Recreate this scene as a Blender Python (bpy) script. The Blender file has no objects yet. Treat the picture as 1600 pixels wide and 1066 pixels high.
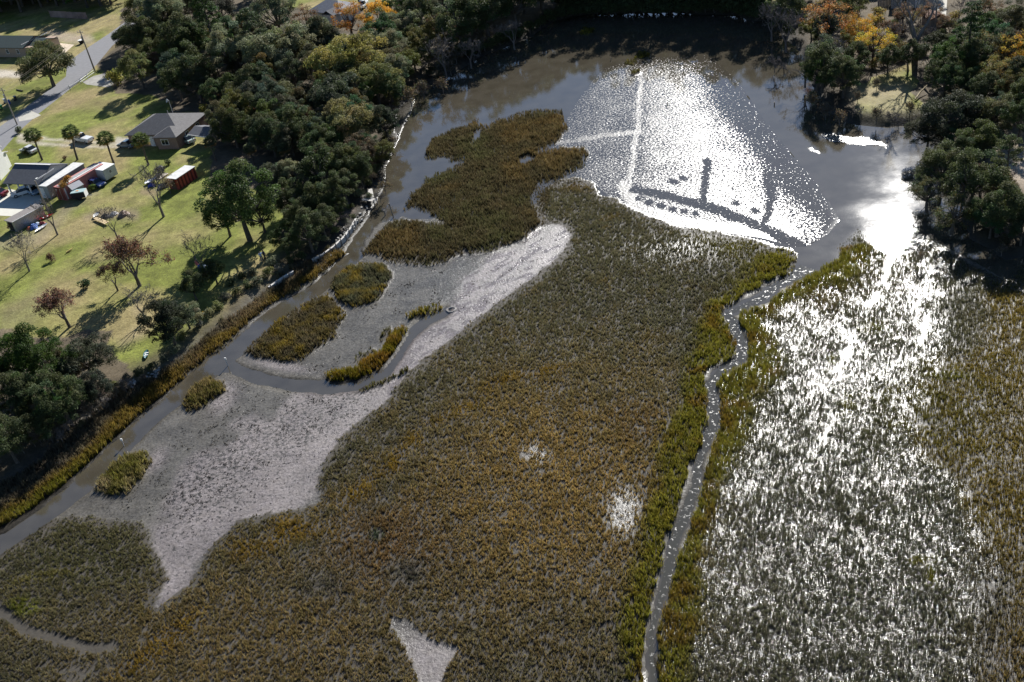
import bpy, math, random
import numpy as np
from mathutils import Vector, Matrix

scene = bpy.context.scene
# ------------------------------------------------------------------ camera
FPX, TH, RO, CAMH = 1657.4, math.radians(33.37), math.radians(-10.2), 75.0
Fw = np.array([0, math.cos(TH), -math.sin(TH)])
_R0 = np.array([1., 0, 0]); _U0 = np.array([0, math.sin(TH), math.cos(TH)])
Rt = math.cos(RO)*_R0 + math.sin(RO)*_U0
Up = -math.sin(RO)*_R0 + math.cos(RO)*_U0
cd = bpy.data.cameras.new('camera'); cam = bpy.data.objects.new('camera', cd)
scene.collection.objects.link(cam); scene.camera = cam
M = Matrix.Identity(4)
for i in range(3):
    M[i][0] = Rt[i]; M[i][1] = Up[i]; M[i][2] = -Fw[i]
M[0][3] = 0; M[1][3] = 0; M[2][3] = CAMH
cam.matrix_world = M
cd.sensor_width = 36; cd.lens = FPX/1600*36; cd.clip_end = 6000; cd.clip_start = 0.5
# ------------------------------------------------------------------ sky, sun, exposure
SUN_EL, SUN_AZ = math.radians(30.1), math.radians(23.5)
w = bpy.data.worlds.new('World'); scene.world = w; w.use_nodes = True
nt = w.node_tree; bg = nt.nodes['Background']
sky = nt.nodes.new('ShaderNodeTexSky'); sky.sky_type = 'NISHITA'; sky.sun_disc = False
sky.sun_elevation = SUN_EL; sky.sun_rotation = SUN_AZ; sky.air_density = 1.0; sky.dust_density = 0.2; sky.ozone_density = 5.0
nt.links.new(sky.outputs[0], bg.inputs[0]); bg.inputs[1].default_value = 0.05
sl = bpy.data.lights.new('sun', 'SUN'); sl.energy = 5.0; sl.angle = math.radians(0.5); sl.color = (1, .97, .92)
so = bpy.data.objects.new('sun', sl); scene.collection.objects.link(so)
sdir = Vector((math.sin(SUN_AZ)*math.cos(SUN_EL), math.cos(SUN_AZ)*math.cos(SUN_EL), math.sin(SUN_EL)))
so.rotation_euler = (-sdir).to_track_quat('-Z', 'Y').to_euler()
scene.view_settings.view_transform = 'Standard'; scene.view_settings.look = 'None'
scene.view_settings.exposure = 0.8; scene.view_settings.gamma = 1.0
scene.cycles.max_bounces = 5; scene.cycles.diffuse_bounces = 2; scene.cycles.glossy_bounces = 2
scene.cycles.transmission_bounces = 2; scene.cycles.caustics_reflective = False; scene.cycles.caustics_refractive = False
scene.cycles.sample_clamp_indirect = 4

LZ = 0.9                                        # level of the lawns and streets; water is 0
rng = np.random.default_rng(7); random.seed(7)

def P(x, y, z=0.0):
    """world point of height z seen at photo pixel x, y (1600 wide)"""
    d = (x-800)*Rt - (y-533)*Up + FPX*Fw
    return d*((CAMH-z)/-d[2]) + np.array([0, 0, CAMH])
def scl(x, y, z=0.0):
    return FPX/((P(x, y, z)-np.array([0, 0, CAMH])) @ Fw)
def uv(X, Y, z=0.0):
    V = np.stack([X, Y, np.zeros_like(X)+z-CAMH], -1)
    dp = V @ Fw
    return 800+FPX*(V @ Rt)/dp, 533-FPX*(V @ Up)/dp

# ------------------------------------------------------------------ number tools
_tab = np.random.default_rng(3).random((256, 256))
def vnoise(x, y, s=1.0, seed=0):
    x = x/s+seed*17.3; y = y/s+seed*9.1
    xi = np.floor(x).astype(int); yi = np.floor(y).astype(int); fx = x-xi; fy = y-yi
    fx = fx*fx*(3-2*fx); fy = fy*fy*(3-2*fy)
    a = _tab[xi & 255, yi & 255]; b = _tab[(xi+1) & 255, yi & 255]
    c = _tab[xi & 255, (yi+1) & 255]; d = _tab[(xi+1) & 255, (yi+1) & 255]
    return (a*(1-fx)+b*fx)*(1-fy)+(c*(1-fx)+d*fx)*fy
def fnoise(x, y, s=1.0, seed=0, o=3):
    r = 0; t = 0
    for k in range(o):
        r = r+vnoise(x, y, s/2**k, seed+k*5)*.5**k; t += .5**k
    return r/t
def inpoly(u, v, poly):
    p = np.array(poly, float); q = np.roll(p, -1, 0); r = np.zeros(u.shape, bool)
    for (x0, y0), (x1, y1) in zip(p, q):
        if y0 == y1: continue
        c = ((y0 > v) != (y1 > v)) & (u < (x1-x0)*(v-y0)/(y1-y0)+x0)
        r ^= c
    return r
def segd(u, v, pts, closed=False):
    p = np.array(pts, float)[:, :2]; q = np.roll(p, -1, 0)
    n = len(p) if closed else len(p)-1
    best = np.full(u.shape, 1e9); wd = np.zeros(u.shape)
    W = np.array([a[2] if len(a) > 2 else 0 for a in pts], float)
    for i in range(n):
        d = q[i]-p[i]; L = d @ d+1e-9
        t = np.clip(((u-p[i][0])*d[0]+(v-p[i][1])*d[1])/L, 0, 1)
        e = np.hypot(u-p[i][0]-t*d[0], v-p[i][1]-t*d[1])
        ww = W[i]*(1-t)+W[(i+1) % len(W)]*t
        m = (e-ww/2) < (best-wd/2)
        best = np.where(m, e, best); wd = np.where(m, ww, wd)
    return best, wd
def sstep(a, b, x):
    t = np.clip((x-a)/(b-a), 0, 1); return t*t*(3-2*t)
def blob(u, v, cx, cy, rx, ry, rot=0.0):
    c, s = math.cos(math.radians(rot)), math.sin(math.radians(rot))
    du, dv = u-cx, v-cy
    a = (du*c+dv*s)/rx; b = (-du*s+dv*c)/ry
    return np.exp(-(a*a+b*b)*1.2)

# ------------------------------------------------------------------ object tools
COL = scene.collection
def link(name, me, m=None, parent=None):
    if m is not None: me.materials.clear(); me.materials.append(m)
    o = bpy.data.objects.new(name, me); COL.objects.link(o)
    if parent is not None: o.parent = parent
    return o
def npmesh(name, V, Fc, col=None, smooth=False):
    """V (n,3); Fc (m,3) or (m,4)"""
    me = bpy.data.meshes.new(name); k = Fc.shape[1]
    me.vertices.add(len(V)); me.vertices.foreach_set('co', V.astype(np.float32).ravel())
    me.loops.add(Fc.size); me.loops.foreach_set('vertex_index', Fc.astype(np.int32).ravel())
    me.polygons.add(len(Fc)); me.polygons.foreach_set('loop_start', np.arange(0, Fc.size, k, dtype=np.int32))
    me.polygons.foreach_set('loop_total', np.full(len(Fc), k, np.int32))
    if smooth: me.polygons.foreach_set('use_smooth', np.ones(len(Fc), bool))
    me.update(calc_edges=True)
    if len(Fc) < 60000 and me.validate(): print('fixed', name)
    if col is not None:
        a = me.attributes.new('Col', 'FLOAT_COLOR', 'POINT')
        c = np.ones((len(V), 4), np.float32); c[:, :col.shape[1]] = col
        a.data.foreach_set('color', c.ravel())
    return me
def tag(o, label=None, cat=None, group=None, kind=None):
    if label: o['label'] = label
    if cat: o['category'] = cat
    if group: o['group'] = group
    if kind: o['kind'] = kind
    return o
def empty(name, loc, rz=0.0, label=None, cat=None, group=None):
    o = bpy.data.objects.new(name, None); COL.objects.link(o); o.location = loc; o.rotation_euler = (0, 0, rz)
    o.empty_display_size = .3
    return tag(o, label, cat, group)

class MB:
    """collects polygons, boxes, tubes -> one mesh"""
    def __init__(s): s.v = []; s.f = []
    def poly(s, pts):
        n = len(s.v); s.v += [tuple(p) for p in pts]; s.f.append(tuple(range(n, n+len(pts)))); return s
    def add(s, V, Fs):
        n = len(s.v); s.v += [tuple(p) for p in V]; s.f += [tuple(i+n for i in f) for f in Fs]; return s
    def box(s, c, d, rz=0.0, taper=1.0):
        cx, cy, cz = c; x, y, z = d[0]/2, d[1]/2, d[2]/2; ca, sa = math.cos(rz), math.sin(rz); V = []
        for zz, t in ((-z, 1), (z, taper)):
            for a, b in ((-x, -y), (x, -y), (x, y), (-x, y)):
                a *= t; b *= t
                V.append((cx+a*ca-b*sa, cy+a*sa+b*ca, cz+zz))
        return s.add(V, [(3, 2, 1, 0), (4, 5, 6, 7), (0, 1, 5, 4), (1, 2, 6, 5), (2, 3, 7, 6), (3, 0, 4, 7)])
    def tube(s, pts, rs, n=6, cap=True):
        pts = [Vector(p) for p in pts]
        if not hasattr(rs, '__len__'): rs = [rs]*len(pts)
        V = []; Fs = []
        for i, p in enumerate(pts):
            d = (pts[min(i+1, len(pts)-1)]-pts[max(i-1, 0)]).normalized()
            a = d.orthogonal().normalized() if abs(d.z) > .9 else d.cross(Vector((0, 0, 1))).normalized()
            b = d.cross(a)
            for k in range(n):
                t = 2*math.pi*k/n; V.append(p+(a*math.cos(t)+b*math.sin(t))*rs[i])
        for i in range(len(pts)-1):
            for k in range(n):
                k2 = (k+1) % n; Fs.append((i*n+k, i*n+k2, (i+1)*n+k2, (i+1)*n+k))
        if cap: Fs.append(tuple(range(n))[::-1]); Fs.append(tuple(range((len(pts)-1)*n, len(pts)*n)))
        return s.add(V, Fs)
    def prism(s, prof, y0, y1):
        """profile in x,z extruded along y"""
        n = len(prof); V = [(x, y0, z) for x, z in prof]+[(x, y1, z) for x, z in prof]
        return s.add(V, [tuple(range(n)), tuple(range(2*n-1, n-1, -1))]+[(i, i+n, (i+1) % n+n, (i+1) % n) for i in range(n)])
    def build(s, name, m, parent=None, bevel=0.0):
        me = bpy.data.meshes.new(name); me.from_pydata(s.v, [], s.f)
        if bevel:
            import bmesh
            b = bmesh.new(); b.from_mesh(me); bmesh.ops.remove_doubles(b, verts=b.verts, dist=1e-4)
            bmesh.ops.bevel(b, geom=list(b.edges), offset=bevel, segments=2, affect='EDGES', clamp_overlap=True)
            b.to_mesh(me); b.free()
        me.validate(); me.update(); return link(name, me, m, parent)

# ------------------------------------------------------------------ materials
def newmat(name):
    m = bpy.data.materials.new(name); m.use_nodes = True
    return m, m.node_tree, m.node_tree.nodes['Principled BSDF']
def nd(t, typ, **k):
    n = t.nodes.new(typ)
    for a, b in k.items(): setattr(n, a, b)
    return n
def noisetex(t, scale, detail=3, rough=.55, coord='Object', stretch=None):
    tc = nd(t, 'ShaderNodeTexCoord'); n = nd(t, 'ShaderNodeTexNoise')
    n.inputs['Scale'].default_value = scale; n.inputs['Detail'].default_value = detail; n.inputs['Roughness'].default_value = rough
    src = tc.outputs[coord]
    if stretch:
        mp = nd(t, 'ShaderNodeMapping'); mp.inputs['Scale'].default_value = stretch; t.links.new(src, mp.inputs[0]); src = mp.outputs[0]
    t.links.new(src, n.inputs['Vector']); return n
def ramp(t, src, stops):
    r = nd(t, 'ShaderNodeValToRGB'); e = r.color_ramp.elements
    while len(e) < len(stops): e.new(.5)
    for i, (p, c) in enumerate(stops):
        e[i].position = p; e[i].color = (*c, 1) if len(c) == 3 else c
    t.links.new(src, r.inputs[0]); return r
def mixc(t, a, b, f, mode='MIX'):
    m = nd(t, 'ShaderNodeMix', data_type='RGBA', blend_type=mode)
    for s, v in ((m.inputs[0], f), (m.inputs[6], a), (m.inputs[7], b)):
        if hasattr(v, 'is_output'): t.links.new(v, s)
        elif isinstance(v, (int, float)): s.default_value = v
        else: s.default_value = (*v, 1)
    return m.outputs[2]
def math_(t, op, a, b=None, c=None):
    m = nd(t, 'ShaderNodeMath', operation=op)
    for s, v in zip(m.inputs, (a, b, c)):
        if v is None: continue
        if hasattr(v, 'is_output'): t.links.new(v, s)
        else: s.default_value = v
    return m.outputs[0]
def bump(t, h, dist, bs, strength=1.0, normal=None):
    b = nd(t, 'ShaderNodeBump'); b.inputs['Strength'].default_value = strength
    if hasattr(dist, 'is_output'): t.links.new(dist, b.inputs['Distance'])
    else: b.inputs['Distance'].default_value = dist
    t.links.new(h, b.inputs['Height'])
    if normal is not None: t.links.new(normal, b.inputs['Normal'])
    if bs is not None: t.links.new(b.outputs[0], bs.inputs['Normal'])
    return b.outputs[0]
def simple(name, c, rough=.7, metal=0.0, var=.18, scale=3.0, bmp=0.0, spec=.4):
    m, t, b = newmat(name)
    n = noisetex(t, scale, 4)
    r = ramp(t, n.outputs[0], [(.25, tuple(max(0, x*(1-var)) for x in c)), (.75, tuple(min(1, x*(1+var)) for x in c))])
    t.links.new(r.outputs[0], b.inputs['Base Color'])
    b.inputs['Roughness'].default_value = rough; b.inputs['Metallic'].default_value = metal
    b.inputs['Specular IOR Level'].default_value = spec
    if bmp: bump(t, n.outputs[0], bmp, b)
    return m
def leafmat(name, trans=.3, rough=.55, objcol=True, spec=.25):
    m, t, b = newmat(name)
    at = nd(t, 'ShaderNodeAttribute', attribute_name='Col')
    c = at.outputs['Color']
    if objcol:
        oi = nd(t, 'ShaderNodeObjectInfo'); c = mixc(t, at.outputs['Color'], oi.outputs['Color'], 1.0, 'MULTIPLY')
    t.links.new(c, b.inputs['Base Color']); b.inputs['Roughness'].default_value = rough
    b.inputs['Specular IOR Level'].default_value = spec
    tr = nd(t, 'ShaderNodeBsdfTranslucent'); t.links.new(c, tr.inputs[0])
    mx = nd(t, 'ShaderNodeMixShader'); mx.inputs[0].default_value = trans
    t.links.new(b.outputs[0], mx.inputs[1]); t.links.new(tr.outputs[0], mx.inputs[2])
    t.links.new(mx.outputs[0], t.nodes['Material Output'].inputs[0]); return m

M_leaf = leafmat('leaf', .4, .6, True, .15)
M_grass = leafmat('marsh_grass', .4, .65, False, .06)
M_bark = simple('bark', (.10, .085, .07), .9, var=.4, scale=2.5, bmp=.03)
M_twig = simple('twig', (.17, .15, .14), .85, var=.3, scale=1.5)
# ================================================================== GROUND
SHORE = [(-500, 1600), (-500, 1000), (-120, 855), (0, 762), (60, 725), (120, 672), (185, 612), (240, 592), (300, 548), (352, 505), (400, 470), (440, 440), (475, 414),
         (520, 376), (556, 341), (580, 316), (574, 292), (590, 262), (608, 235), (612, 200), (612, 172), (640, 150), (690, 128), (740, 92),
         (800, 66), (842, 52), (868, 30), (900, 22), (950, 20), (1050, 17), (1130, 20), (1200, 32), (1240, 72), (1262, 120), (1285, 168), (1330, 192), (1385, 197),
         (1430, 192), (1475, 240), (1500, 310), (1520, 370), (1560, 404), (1640, 392), (1900, 330), (2600, 900), (2600, 1600)]
CREEK_L = [(-200, 985, 40), (-60, 890, 36), (0, 843, 32), (60, 806, 30), (120, 759, 28), (180, 702, 26), (240, 645, 26), (300, 598, 25), (350, 560, 22), (400, 517, 15),
           (450, 478, 12), (500, 449, 11), (532, 420, 14), (560, 388, 22), (592, 350, 30), (622, 305, 40), (640, 250, 40), (660, 200, 45), (720, 175, 50)]
CREEK_R = [(1300, 395, 32.7), (1262, 418, 18.5), (1240, 434, 9.8), (1215, 446, 8.4), (1190, 466, 10.8), (1162, 479, 7.8), (1138, 490, 8.4), (1147, 515, 12.6), (1162, 540, 11.5), (1155, 563, 10.1), (1125, 580, 7.3), (1109, 600, 10.1), (1113, 632, 14.2), (1120, 656, 12.8), (1105, 682, 10.8), (1093, 720, 7.1), (1085, 760, 10.8), (1073, 800, 11.4), (1052, 850, 9.0), (1043, 900, 10.3), (1030, 945, 5.8), (1018, 985, 4.5), (1018, 1030, 5.7), (1022, 1070, 4.5), (1025, 1300, 5.3)]
CREEK_C = [(355, 572, 14), (390, 588, 13), (440, 600, 13), (500, 606, 15), (560, 601, 15), (600, 582, 14), (622, 552, 12), (638, 527, 11), (665, 502, 10), (698, 487, 9)]
CREEK_B = [(-60, 930, 10), (0, 955, 11), (40, 985, 12), (90, 1000, 12), (150, 1015, 11), (185, 1010, 6)]
DITCH = [(988, 297, 6), (1040, 306, 9), (1100, 322, 11), (1160, 342, 12), (1205, 362, 12), (1250, 388, 20)]
DITCH2 = [(1105, 255, 10), (1102, 285, 9), (1098, 315, 8)]
DITCH3 = [(1200, 275, 16), (1207, 310, 12), (1196, 345, 8)]
TRACK1 = [(1003, 118, 2), (1000, 150, 6), (996, 200, 5), (988, 250, 5), (982, 290, 8)]
TRACK2 = [(870, 224, 2), (930, 214, 6), (1000, 206, 4)]
BAYWATER = [(600, 260), (640, 175), (660, 100), (760, 60), (830, 30), (900, 0), (1250, 0), (1330, 180), (1450, 180), (1700, 420), (1570, 440), (1500, 400), (1440, 372), (1400, 402), (1345, 385), (1310, 420),
            (1262, 440), (1232, 436), (1246, 396), (1272, 362), (1262, 345), (1215, 318), (1190, 290), (1160, 248), (1110, 190), (1085, 130), (1010, 112), (960, 118), (905, 172),
            (868, 228), (920, 232), (915, 262), (860, 292), (840, 320), (810, 335), (760, 300), (700, 345), (640, 345), (600, 330)]
SPECK = [(868, 226), (885, 190), (905, 172), (930, 135), (960, 120), (1010, 108), (1075, 112), (1095, 140), (1115, 180), (1150, 220), (1182, 262), (1200, 296), (1235, 326), (1268, 350),
         (1272, 362), (1250, 384), (1200, 372), (1150, 362), (1080, 352), (1020, 342), (985, 322), (955, 308), (930, 288), (905, 268), (920, 240)]
GLITTER = [(1283, 208), (1300, 205), (1330, 212), (1352, 211), (1390, 226), (1388, 233), (1360, 226), (1350, 230), (1325, 227), (1285, 217)]
GLIT2 = [(1258, 231), (1270, 229), (1284, 237), (1280, 240), (1262, 237)]

G_BANK = [(-300, 1060), (-300, 950), (-120, 850), (0, 762), (60, 725), (120, 672), (185, 612), (240, 592), (300, 548), (352, 505), (400, 470), (440, 440), (475, 414), (515, 392), (545, 396), (520, 416),
          (490, 440), (440, 468), (400, 497), (350, 542), (300, 580), (250, 628), (200, 670), (150, 718), (100, 765), (40, 813), (-20, 850)]
G_TOP = [(655, 240), (662, 225), (680, 205), (700, 190), (745, 185), (752, 197), (800, 180), (825, 172), (880, 172), (885, 200), (872, 224), (846, 236), (880, 230), (915, 232), (922, 240), (905, 265),
         (870, 283), (845, 290), (832, 310), (840, 330), (850, 352), (820, 375), (770, 395), (720, 398), (690, 415), (640, 415), (600, 408), (565, 395), (568, 375), (590, 350), (620, 342), (650, 345),
         (690, 350), (665, 332), (640, 326), (618, 325), (650, 295), (680, 270), (722, 256), (690, 247), (665, 250)]
G_CEN = [(832, 300), (850, 285), (900, 278), (925, 285), (935, 305), (960, 310), (1000, 332), (1050, 352), (1100, 362), (1150, 368), (1180, 376), (1230, 392), (1248, 402), (1240, 424), (1212, 434),
         (1185, 452), (1158, 470), (1132, 478), (1128, 492), (1150, 540), (1145, 560), (1105, 578), (1098, 605), (1103, 640), (1105, 665), (1082, 720), (1072, 760), (1060, 800), (1040, 845), (1030, 900), (1018, 940),
         (1008, 985), (1005, 1060), (1000, 1400), (-600, 1400), (-500, 1000), (-60, 905), (0, 866), (60, 825), (110, 806), (225, 815), (245, 860), (262, 900), (245, 950), (285, 922), (300, 910), (325, 860), (370, 815), (440, 800), (500, 787),
         (495, 750), (520, 700), (560, 660), (600, 630), (640, 580), (690, 540), (740, 505), (790, 465), (840, 430), (880, 395), (893, 366), (880, 355), (850, 352), (838, 330)]
H_BOT = [(612, 965), (640, 975), (670, 1000), (720, 1012), (700, 1045), (690, 1100), (665, 1100), (640, 1030), (618, 992)]
G_RIGHT = [(1262, 432), (1238, 446), (1220, 458), (1200, 478), (1160, 487), (1156, 500), (1172, 540), (1168, 568), (1135, 588), (1122, 605), (1128, 640), (1128, 665), (1112, 700), (1100, 740), (1096, 780), (1085, 810),
           (1065, 860), (1056, 900), (1040, 950), (1028, 990), (1030, 1060), (1035, 1500), (2600, 1500), (2600, 500), (1800, 360), (1600, 400), (1570, 440), (1500, 405), (1452, 372), (1400, 402), (1340, 356), (1320, 378), (1292, 402)]
ISL = [('marsh_islet', [(515, 452), (522, 435), (542, 415), (600, 412), (617, 430), (592, 472), (558, 482), (530, 475)], 'dull green grass islet with an amber tip where the left creek bends'),
       ('marsh_islet', [(382, 552), (405, 530), (430, 505), (480, 472), (512, 460), (542, 490), (520, 530), (470, 565), (440, 568), (400, 560)], 'four cornered brown and green grass islet beside the left creek'),
       ('marsh_islet', [(503, 586), (552, 575), (592, 550), (612, 520), (634, 510), (640, 520), (625, 545), (600, 578), (560, 598), (515, 602)], 'curved bright green and amber grass strip along the bent mud channel'),
       ('marsh_islet', [(634, 495), (660, 482), (690, 477), (692, 486), (662, 495), (642, 502)], 'short thin grass strip ending at the round mud ring'),
       ('marsh_islet', [(284, 630), (300, 602), (325, 590), (350, 596), (356, 612), (330, 632), (308, 645), (290, 642)], 'straw coloured grass tuft islet on mud just below the left creek'),
       ('marsh_islet', [(148, 768), (165, 738), (190, 712), (228, 705), (238, 722), (222, 752), (200, 772), (168, 780)], 'pale straw tipped grass islet on the mud at the lower left creek bank'),
       ('marsh_islet', [(548, 572), (560, 555), (585, 545), (592, 552), (570, 566)], 'small sparse grass patch above the curved strip'),
       ('marsh_islet', [(592, 540), (596, 520), (610, 510), (614, 518), (606, 532)], 'tiny sparse grass patch at the upper end of the curved strip'),
       ('marsh_islet', [(905, 50), (912, 43), (926, 44), (929, 52), (918, 57), (906, 56)], 'small yellow green grass clump alone at the far top of the bay'),
       ('marsh_islet', [(992, 88), (998, 81), (1012, 82), (1016, 89), (1006, 93), (994, 93)], 'yellow green grass clump, upper right of three in the bay'),
       ('marsh_islet', [(976, 98), (982, 94), (994, 95), (995, 99), (986, 101), (978, 101)], 'low dark grass clump, middle of three in the bay'),
       ('marsh_islet', [(985, 114), (990, 110), (1000, 110), (1002, 115), (995, 118), (987, 118)], 'low dark grass clump, lowest of three in the bay'),
       ('marsh_islet', [(560, 613), (566, 604), (600, 596), (622, 584), (640, 575), (640, 580), (600, 602), (575, 612)], 'thin dark fringe of grass below the bent mud channel')]

def shore_d(X, Y):
    """signed metres to the shoreline, + on land"""
    poly = np.array([P(x, y, .3)[:2] for x, y in SHORE])
    # far off-frame corners can lie behind: keep them finite
    d, _ = segd(X, Y, poly, True)
    return np.where(inpoly(X, Y, poly), -d, d)

def AMB(u, v, nz):
    x0 = np.interp(v, [380, 440, 540, 600, 700, 760, 900, 1100], [1560, 1500, 1460, 1400, 1410, 1500, 1530, 1500])
    return sstep(0, 60, u+(nz-.5)*130-x0)*sstep(420, 480, v)
st = 0.4
gx = np.arange(-172, 150, st); gy = np.arange(36, 392, st)
GX, GY = np.meshgrid(gx, gy)
sh = shore_d(GX+(fnoise(GX, GY, 5, 1)-.5)*3, GY+(fnoise(GX, GY, 5, 2)-.5)*3)
U_, V_ = uv(GX, GY, 0.0)
land = sstep(-.6, 2.2, sh)
Uw = U_+(fnoise(GX, GY, 3.0, 11)-.5)*14; Vw = V_+(fnoise(GX, GY, 3.0, 12)-.5)*14
Us = U_+(fnoise(GX, GY, 1.6, 13)-.5)*7; Vs = V_+(fnoise(GX, GY, 1.6, 14)-.5)*7
mud = .07+.05*(fnoise(GX, GY, 2.2, 5)-.5)+.03*(fnoise(GX, GY, .9, 6)-.5)
def cut(z, pts, depth, soft=7, uu=None, vv=None):
    e, wd = segd(Us if uu is None else uu, Vs if vv is None else vv, pts)
    return z-depth*(1-sstep(-soft*.4, soft, e-wd/2))
mud = cut(mud, CREEK_L, .38); mud = cut(mud, CREEK_R, .42, 5, U_+(fnoise(GX, GY, 1.3, 24, 2)-.5)*15, V_+(fnoise(GX, GY, 1.3, 25, 2)-.5)*10); mud = cut(mud, CREEK_C, .22, 5)
mud = cut(mud, CREEK_B, .2, 8); mud = cut(mud, DITCH, .10, 4); mud = cut(mud, DITCH2, .09, 4); mud = cut(mud, DITCH3, .09, 5)
Ux = U_+(fnoise(GX, GY, 3.5, 15, 5)-.5)*70; Vx = V_+(fnoise(GX, GY, 3.5, 16, 5)-.5)*50
spz = (U_ > 1040) & (V_ < 335)
Ux = np.where(spz, Ux, Uw); Vx = np.where(spz, Vx, Vw)
for cx, cy, rx in ((1001, 312, 9), (1018, 318, 8), (1042, 325, 9), (1058, 328, 7), (1073, 330, 8), (1089, 335, 7), (1052, 286, 9), (1068, 280, 8), (1084, 292, 7)):
    mud = mud-.13*np.clip(blob(Us, Vs, cx, cy, rx, 5, 10)*1.6, 0, 1)
bayw = inpoly(Ux, Vx, BAYWATER)
bd, _ = segd(U_, V_, BAYWATER, True)
bm = np.where(bayw, sstep(0, 9, bd), 0.0)
mud = mud-.28*bm
grassy = np.zeros(GX.shape, bool)
for g in (G_BANK, G_CEN, G_RIGHT, G_TOP): grassy |= inpoly(Us, Vs, g)
for n_, g, l_ in ISL: grassy |= inpoly(U_, V_, g)
grassy &= ~inpoly(Us, Vs, H_BOT)
mud = np.where(grassy & ~bayw, np.maximum(mud, .03)+.06, mud)
for pts, dep in ((CREEK_L, 1), (CREEK_R, 1)):
    pass
Z = mud*(1-land)+LZ*land
# masks
WEDGE = [(1005, 112), (1085, 118), (1122, 190), (1160, 245), (1192, 295), (1238, 340), (1268, 368), (1245, 388), (1150, 366), (1000, 335), (978, 305), (995, 240), (990, 170)]
SPECK2 = [(845, 262), (870, 200), (900, 150), (940, 100), (1000, 84), (1110, 80), (1160, 125), (1200, 185), (1245, 240), (1290, 295), (1320, 345), (1296, 372), (1262, 392), (1240, 392), (1190, 378), (1120, 368), (1050, 358), (990, 334), (950, 314), (925, 292), (895, 282)]
speck = (inpoly(Uw, Vw, SPECK2) & (land < .02) & ~grassy).astype(float)
dw, _ = segd(U_, V_, WEDGE, True); dw = np.where(inpoly(U_, V_, WEDGE), -dw, dw)+(fnoise(GX, GY, 4, 17)-.5)*26
cov = .52-.54*sstep(-34, 40, dw)+.22*(fnoise(GX, GY, 3, 18)-.5)
ds, _ = segd(U_, V_, SPECK, True); ins = inpoly(U_, V_, SPECK)
cov = np.maximum(cov, np.where(ins, .36+.3*(fnoise(GX, GY, 5, 19)-.45), .34-.4*sstep(0, 30, ds)))
strip_, _ = segd(U_, V_, [(975, 292), (1000, 330), (1080, 352), (1160, 364), (1240, 388)]); cov = np.maximum(cov, .95-sstep(7, 15, strip_))
glit = (inpoly(Us, Vs, GLITTER) | inpoly(Us, Vs, GLIT2))
Z = np.where(glit & (land < .1), .018, Z)
flat = .02+.006*fnoise(GX, GY, 1.5, 43)
for pts_ in (DITCH, DITCH2, DITCH3):
    e_, w_ = segd(Us, Vs, pts_); cov = cov*sstep(-1, 3, e_-w_/2)
for cx, cy, rx in ((997, 311, 6.5), (1014, 317, 7), (1033, 322, 7), (1051, 327, 6.5), (1069, 330, 6.5), (1087, 334, 6.5), (1052, 284, 9), (1068, 279, 8), (1180, 330, 10), (1150, 318, 8)):
    cov = cov-1.3*np.clip(blob(U_, V_, cx, cy, rx, 4.2, 15)*2.2-.6, 0, 1)
d2, _ = segd(U_, V_, SPECK2, True); Z = np.where(speck > 0, -.012+(flat+.012)*sstep(0, 16, d2), Z)
e1, w1 = segd(Us, Vs, TRACK1); e2, w2 = segd(Us, Vs, TRACK2)
track = np.maximum(1-sstep(0, 3, e1-w1/2), 1-sstep(0, 3, e2-w2/2))
# base colours (albedo)
n1 = fnoise(GX, GY, 9, 20)[..., None]; n2 = fnoise(GX, GY, 2.5, 21)[..., None]; n3 = fnoise(GX, GY, 30, 22)[..., None]
c_mud = np.array([.11, .102, .085])*(.6+.8*n2)
eb, wb = segd(U_, V_, [(262, 930, 60), (280, 860, 90), (345, 770, 120), (430, 725, 150), (520, 665, 120), (620, 590, 60), (700, 515, 70), (790, 440, 90), (875, 368, 60)])
pale = 1-sstep(-14, 14, eb-wb/2+(fnoise(GX, GY, 4, 23)-.5)*60)
pale = np.maximum.reduce([pale, blob(U_, V_, 675, 1035, 60, 60), np.clip(blob(U_, V_, 350, 622, 26, 16, -50)*1.6, 0, 1), np.clip(blob(U_, V_, 440, 572, 40, 7, 10)*1.6, 0, 1), np.clip(blob(U_, V_, 245, 720, 22, 12, -50)*1.4, 0, 1)])
palem = pale; pale = pale[..., None]
c_mud = c_mud*(1-.8*pale)+np.array([.175, .152, .148])*pale*.8*(.75+.5*n2)
gm = grassy[..., None]
c_mud = np.where(gm, np.array([.05, .043, .032])*(.7+.6*n2), c_mud)
lx, ly = uv(GX, GY, LZ)
grs = np.array([.165, .185, .04])*(.6+.8*n2); dry = np.array([.27, .225, .10])*(.8+.4*n2)
dm = np.clip((n1-.42)*3.5+(n3-.5)*1.5+.15, 0, 1)
c_l = grs*(1-dm)+dry*dm
mow = np.sin(np.hypot(lx-330, (ly-300)*1.6)*.55+3*fnoise(GX, GY, 6, 35))*.07*sstep(.4, .6, fnoise(GX, GY, 12, 36))
c_l = c_l*(1+mow[..., None]+.5*(fnoise(GX, GY, .9, 37, 2)[..., None]-.5))
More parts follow.
